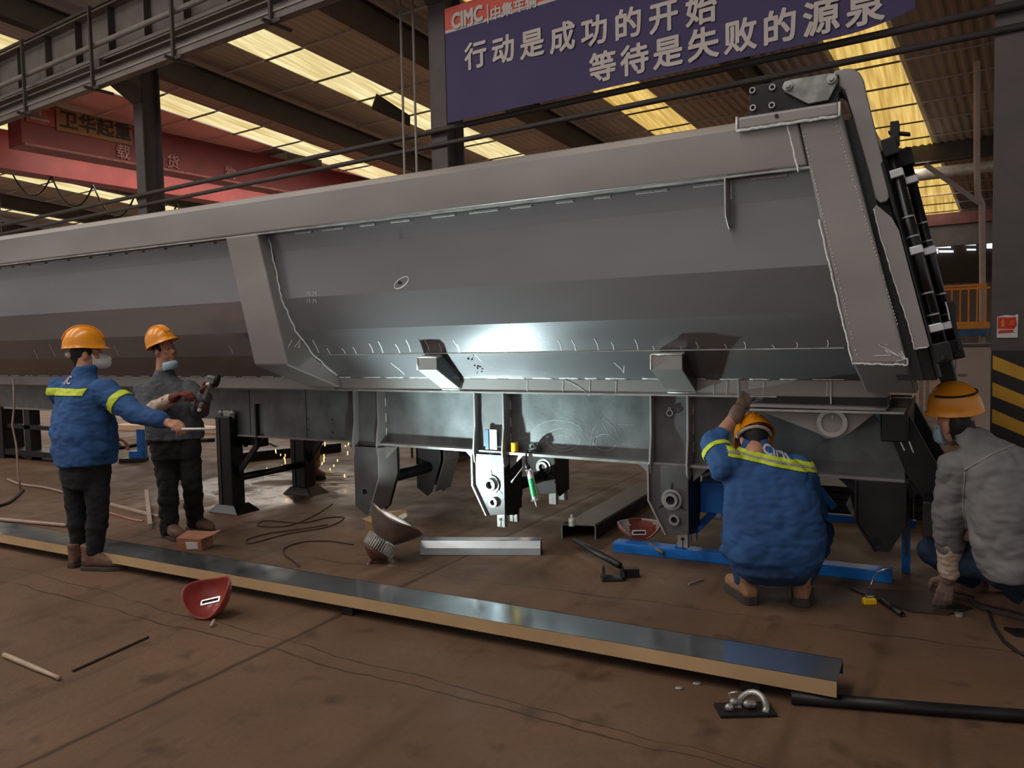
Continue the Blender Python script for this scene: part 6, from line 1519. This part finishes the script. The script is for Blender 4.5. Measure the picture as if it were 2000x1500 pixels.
for a, e, w_ in ((s4L, e4L, w4L), (s4R, e4R, w4R)): mb.cap(a, e, .052, .045); mb.cap(e, w_, .043, .032)
a4L, a4R = fz(1900, 1172), fz(1992, 1206)
hip4L, hip4R = P(1968, 1110, -.22), P(2045, 1112, -.26)
kn4L, kn4R = at(1826, 1075, d4 + .10), at(1965, 1110, d4 + .06)
leg_prims(mb, hip4L, kn4L, a4L + UP * .10, .085, .058, .042); leg_prims(mb, hip4R, kn4R, a4R + UP * .10, .085, .058, .042)
hand_prims(mb, w4R + (w4R - e4R).normalized() * .03, w4R - e4R, -UP, -R0, .5)
finish('body', remeshed(mb, .008, 3), SKIN, p4)
mb = MB()
mb.loft([(P(1992, 1122, -.27), r4 * .23, f4 * .15), (P(1988, 1085, -.27), r4 * .255, f4 * .175), (P(1980, 1030, -.27), r4 * .262, f4 * .18), (P(1970, 960, -.26), r4 * .262, f4 * .175), (P(1955, 905, -.25), r4 * .24, f4 * .155), (P(1936, 875, -.23), r4 * .19, f4 * .125), (P(1908, 853, -.19), r4 * .11, f4 * .092), (P(1893, 842, -.17), r4 * .092, f4 * .09), (P(1884, 832, -.16), r4 * .084, f4 * .084)], 28, 2.4)
cE = e4L.lerp(w4L, .48)
mb.cap(s4L, e4L, .104, .086); mb.cap(e4L, cE, .085, .076); mb.ball(s4L, .11); mb.cap(s4R, e4R, .10, .08); mb.cap(e4R, w4R, .08, .06); mb.ball(s4R, .105)
jm4 = remeshed(mb, .010, 7, .5, .012, .13, .006, .055); jk4 = finish('jacket', jm4, JGREY, p4)
mb = MB(); mb.ringtube(P(1888, 846, -.165), P(1872, 838, -.15), .082, .066, 20); finish('collar', remeshed(mb, .009, 3, .5, .006, .06), mat('collar_dark_grey', (70, 70, 72), .9), jk4)
def seam(par, me, pts, r_, m):
    base = ROOTLOC[par.name]; b2 = bmesh.new(); b2.from_mesh(me); tree = BVHTree.FromBMesh(b2); q = []
    for a, c in zip(pts, pts[1:]):
        for i in range(12):
            u = a[0] + (c[0] - a[0]) * i / 12; v = a[1] + (c[1] - a[1]) * i / 12; dr = ray(u, v); h = tree.ray_cast(EYE - base, dr.normalized())[0]
            if h: q.append(h + base - dr.normalized() * .002)
    b2.free(); mb = MB(); mb.tube(q, r_, 6); return mb.obj('seam_piping', m, par, smooth=True)
seam(jk4, jm4, [(1884, 918), (1935, 888), (1985, 866)], .0045, mat('piping_light', (160, 156, 150), .8))
seam(jk4, jm4, [(1885, 922), (1880, 985), (1888, 1030), (1890, 1050)], .003, MATS['piping_light'])
mb = MB(); mb.cap(e4L.lerp(w4L, .42), w4L, .074, .060); mb.cap(cE, w4L, .068, .064); cf4 = finish('canvas_cuff', remeshed(mb, .009, 3, .5, .006, .07, .004, .04), CUFF, p4)
mb = MB(); mb.extrude([P(1880, 1098, -.04), P(1908, 1072, -.04), P(1914, 1080, -.04), P(1892, 1115, -.04)], [P(1880, 1098, -.02), P(1908, 1072, -.02), P(1914, 1080, -.02), P(1892, 1115, -.02)]); mb.obj('loose_corner', CUFF, cf4)
mb = MB(); dh = unit(V((0, 0, -1)) * .9 - R0 * .18 + F0 * .05); mb.cap(w4L + UP * .02, w4L + dh * .03, .05, .046)
hz_ = w4L + dh * .025; sc_ = min(1.25, max(1.0, (hz_.z - .012) / .165))
hand_prims(mb, hz_, dh, unit(f4 * .5 + R0 * .5), unit(-R0 * .3 + F0 * .9), .28, .0135, sc_ * .93); finish('glove', remeshed(mb, .006, 3, .5, .002, .04), GLOVE, p4)
mb = MB(); mb.loft([(P(1992, 1095, -.26), r4 * .20, f4 * .14), (P(1994, 1125, -.26), r4 * .21, f4 * .15), (P(1990, 1145, -.22), r4 * .17, f4 * .11)])
leg_prims(mb, hip4L, kn4L, a4L + UP * .13, .112, .090, .07); leg_prims(mb, hip4R, kn4R, a4R + UP * .13, .115, .095, .07)
finish('trousers', remeshed(mb, .011, 5, .5, .010, .11, .006, .05), TNAVY, p4)
boot(p4, a4L, F0 * .8 - R0 * .5, BOOTB, 1.1); boot(p4, a4R, F0 * .8 - R0 * .5, BOOTB, 1.1)
hard_hat(P(1866, 800, -.12), unit(F0 * .90 - R0 * .42 + UP * .02), unit(UP - R0 * .26), p4, s=1.0, ridge=False, band=True, tall=1.22, visor=.016)
mb = MB(); mb.ell(hc4 + hu4 * .0 - hf4 * .028, r4 * .092, F0 * .092, UP * .095, 16, 10); mb.cap(hc4 - hf4 * .05 - UP * .03, hc4 - hf4 * .05 - UP * .08, .06, .055); finish('hair', remeshed(mb, .008, 3), HAIR, p4)
half_mask(p4, hc4 - UP * .05 + hf4 * .045, hf4, UP, MASKB)

# ---------------------------------------------------------------- person 5: behind the trailer, only the legs show
b5 = fz(598, 935); d5 = dep(b5)
p5 = thing('person', 'person in grey trousers standing behind the trailer, only lower legs visible among sparks', 'person', b5)
f5 = unit(-F0 * .6 + R0 * .6); r5 = f5.cross(UP)
mb = MB(); head_prims(mb, b5 + UP * 1.56, f5, UP); mb.cap(b5 + UP * 1.38, b5 + UP * 1.5, .058, .055)
mb.loft([(b5 + UP * .9, r5 * .17, f5 * .115), (b5 + UP * 1.1, r5 * .16, f5 * .11), (b5 + UP * 1.35, r5 * .18, f5 * .11), (b5 + UP * 1.42, r5 * .11, f5 * .07)])
for k in (-1, 1):
    s_ = b5 + UP * 1.37 + r5 * .19 * k; e_ = b5 + UP * 1.08 + r5 * .24 * k; w_ = b5 + UP * 1.0 + f5 * .22 + r5 * .14 * k
    mb.cap(s_, e_, .05, .042); mb.cap(e_, w_, .04, .03); hand_prims(mb, w_ + (w_ - e_).normalized() * .03, w_ - e_, -UP, -r5 * k, .5)
    leg_prims(mb, b5 + UP * .88 + r5 * .09 * k, b5 + UP * .48 + r5 * .10 * k + f5 * .02, b5 + UP * .1 + r5 * .10 * k, .08, .05, .04)
finish('body', remeshed(mb, .009, 3), SKIN, p5)
mb = MB(); mb.loft([(b5 + UP * .84, r5 * .20, f5 * .15), (b5 + UP * 1.1, r5 * .21, f5 * .15), (b5 + UP * 1.33, r5 * .20, f5 * .14), (b5 + UP * 1.42, r5 * .12, f5 * .09), (b5 + UP * 1.47, r5 * .075, f5 * .075)])
for k in (-1, 1):
    s_ = b5 + UP * 1.37 + r5 * .19 * k; e_ = b5 + UP * 1.08 + r5 * .24 * k; w_ = b5 + UP * 1.0 + f5 * .22 + r5 * .14 * k
    mb.cap(s_, e_, .085, .07); mb.cap(e_, w_, .068, .055)
finish('jacket', remeshed(mb, .012, 5, .5, .012, .12), JDARK, p5)
mb = MB(); mb.loft([(b5 + UP * .9, r5 * .18, f5 * .13), (b5 + UP * .8, r5 * .19, f5 * .13)])
for k in (-1, 1): leg_prims(mb, b5 + UP * .88 + r5 * .09 * k, b5 + UP * .48 + r5 * .10 * k + f5 * .02, b5 + UP * .15 + r5 * .10 * k, .10, .085, .078)
finish('trousers', remeshed(mb, .012, 5, .5, .010, .11, .006, .05), TGREY, p5)
for k in (-1, 1): boot(p5, b5 + r5 * .10 * k, f5, BOOTB, 1.05)
hard_hat(b5 + UP * 1.60, f5, UP, p5)

# every weld run and every chalk stroke is a piece of its own
def split_islands(o, most=45):
    bm = bmesh.new(); bm.from_mesh(o.data); bm.verts.ensure_lookup_table(); seen = set(); groups = []
    for v in bm.verts:
        if v.index in seen: continue
        st, g = [v], []; seen.add(v.index)
        while st:
            x = st.pop(); g.append(x.index)
            for e in x.link_edges:
                y = e.other_vert(x)
                if y.index not in seen: seen.add(y.index); st.append(y)
        groups.append(set(g))
    if len(groups) < 2: bm.free(); return
    if len(groups) > most: o['kind'] = 'stuff'; bm.free(); return
    for k, g in enumerate(groups):
        b2 = bm.copy(); b2.verts.ensure_lookup_table()
        bmesh.ops.delete(b2, geom=[v for v in b2.verts if v.index not in g], context='VERTS')
        me = o.data if k == 0 else bpy.data.meshes.new(o.name.split('.')[0])
        b2.to_mesh(me); b2.free()
        if k:
            for mm in o.data.materials: me.materials.append(mm)
            c = bpy.data.objects.new(o.name.split('.')[0], me); COL.objects.link(c); c.parent = o.parent; ROOTLOC[c.name] = ROOTLOC[o.name]
    bm.free()
for o in [o for o in bpy.data.objects if o.type == 'MESH' and o.name.split('.')[0] in ('weld_seam', 'chalk_marking', 'slot_opening', 'bolt_hole')]:
    split_islands(o)
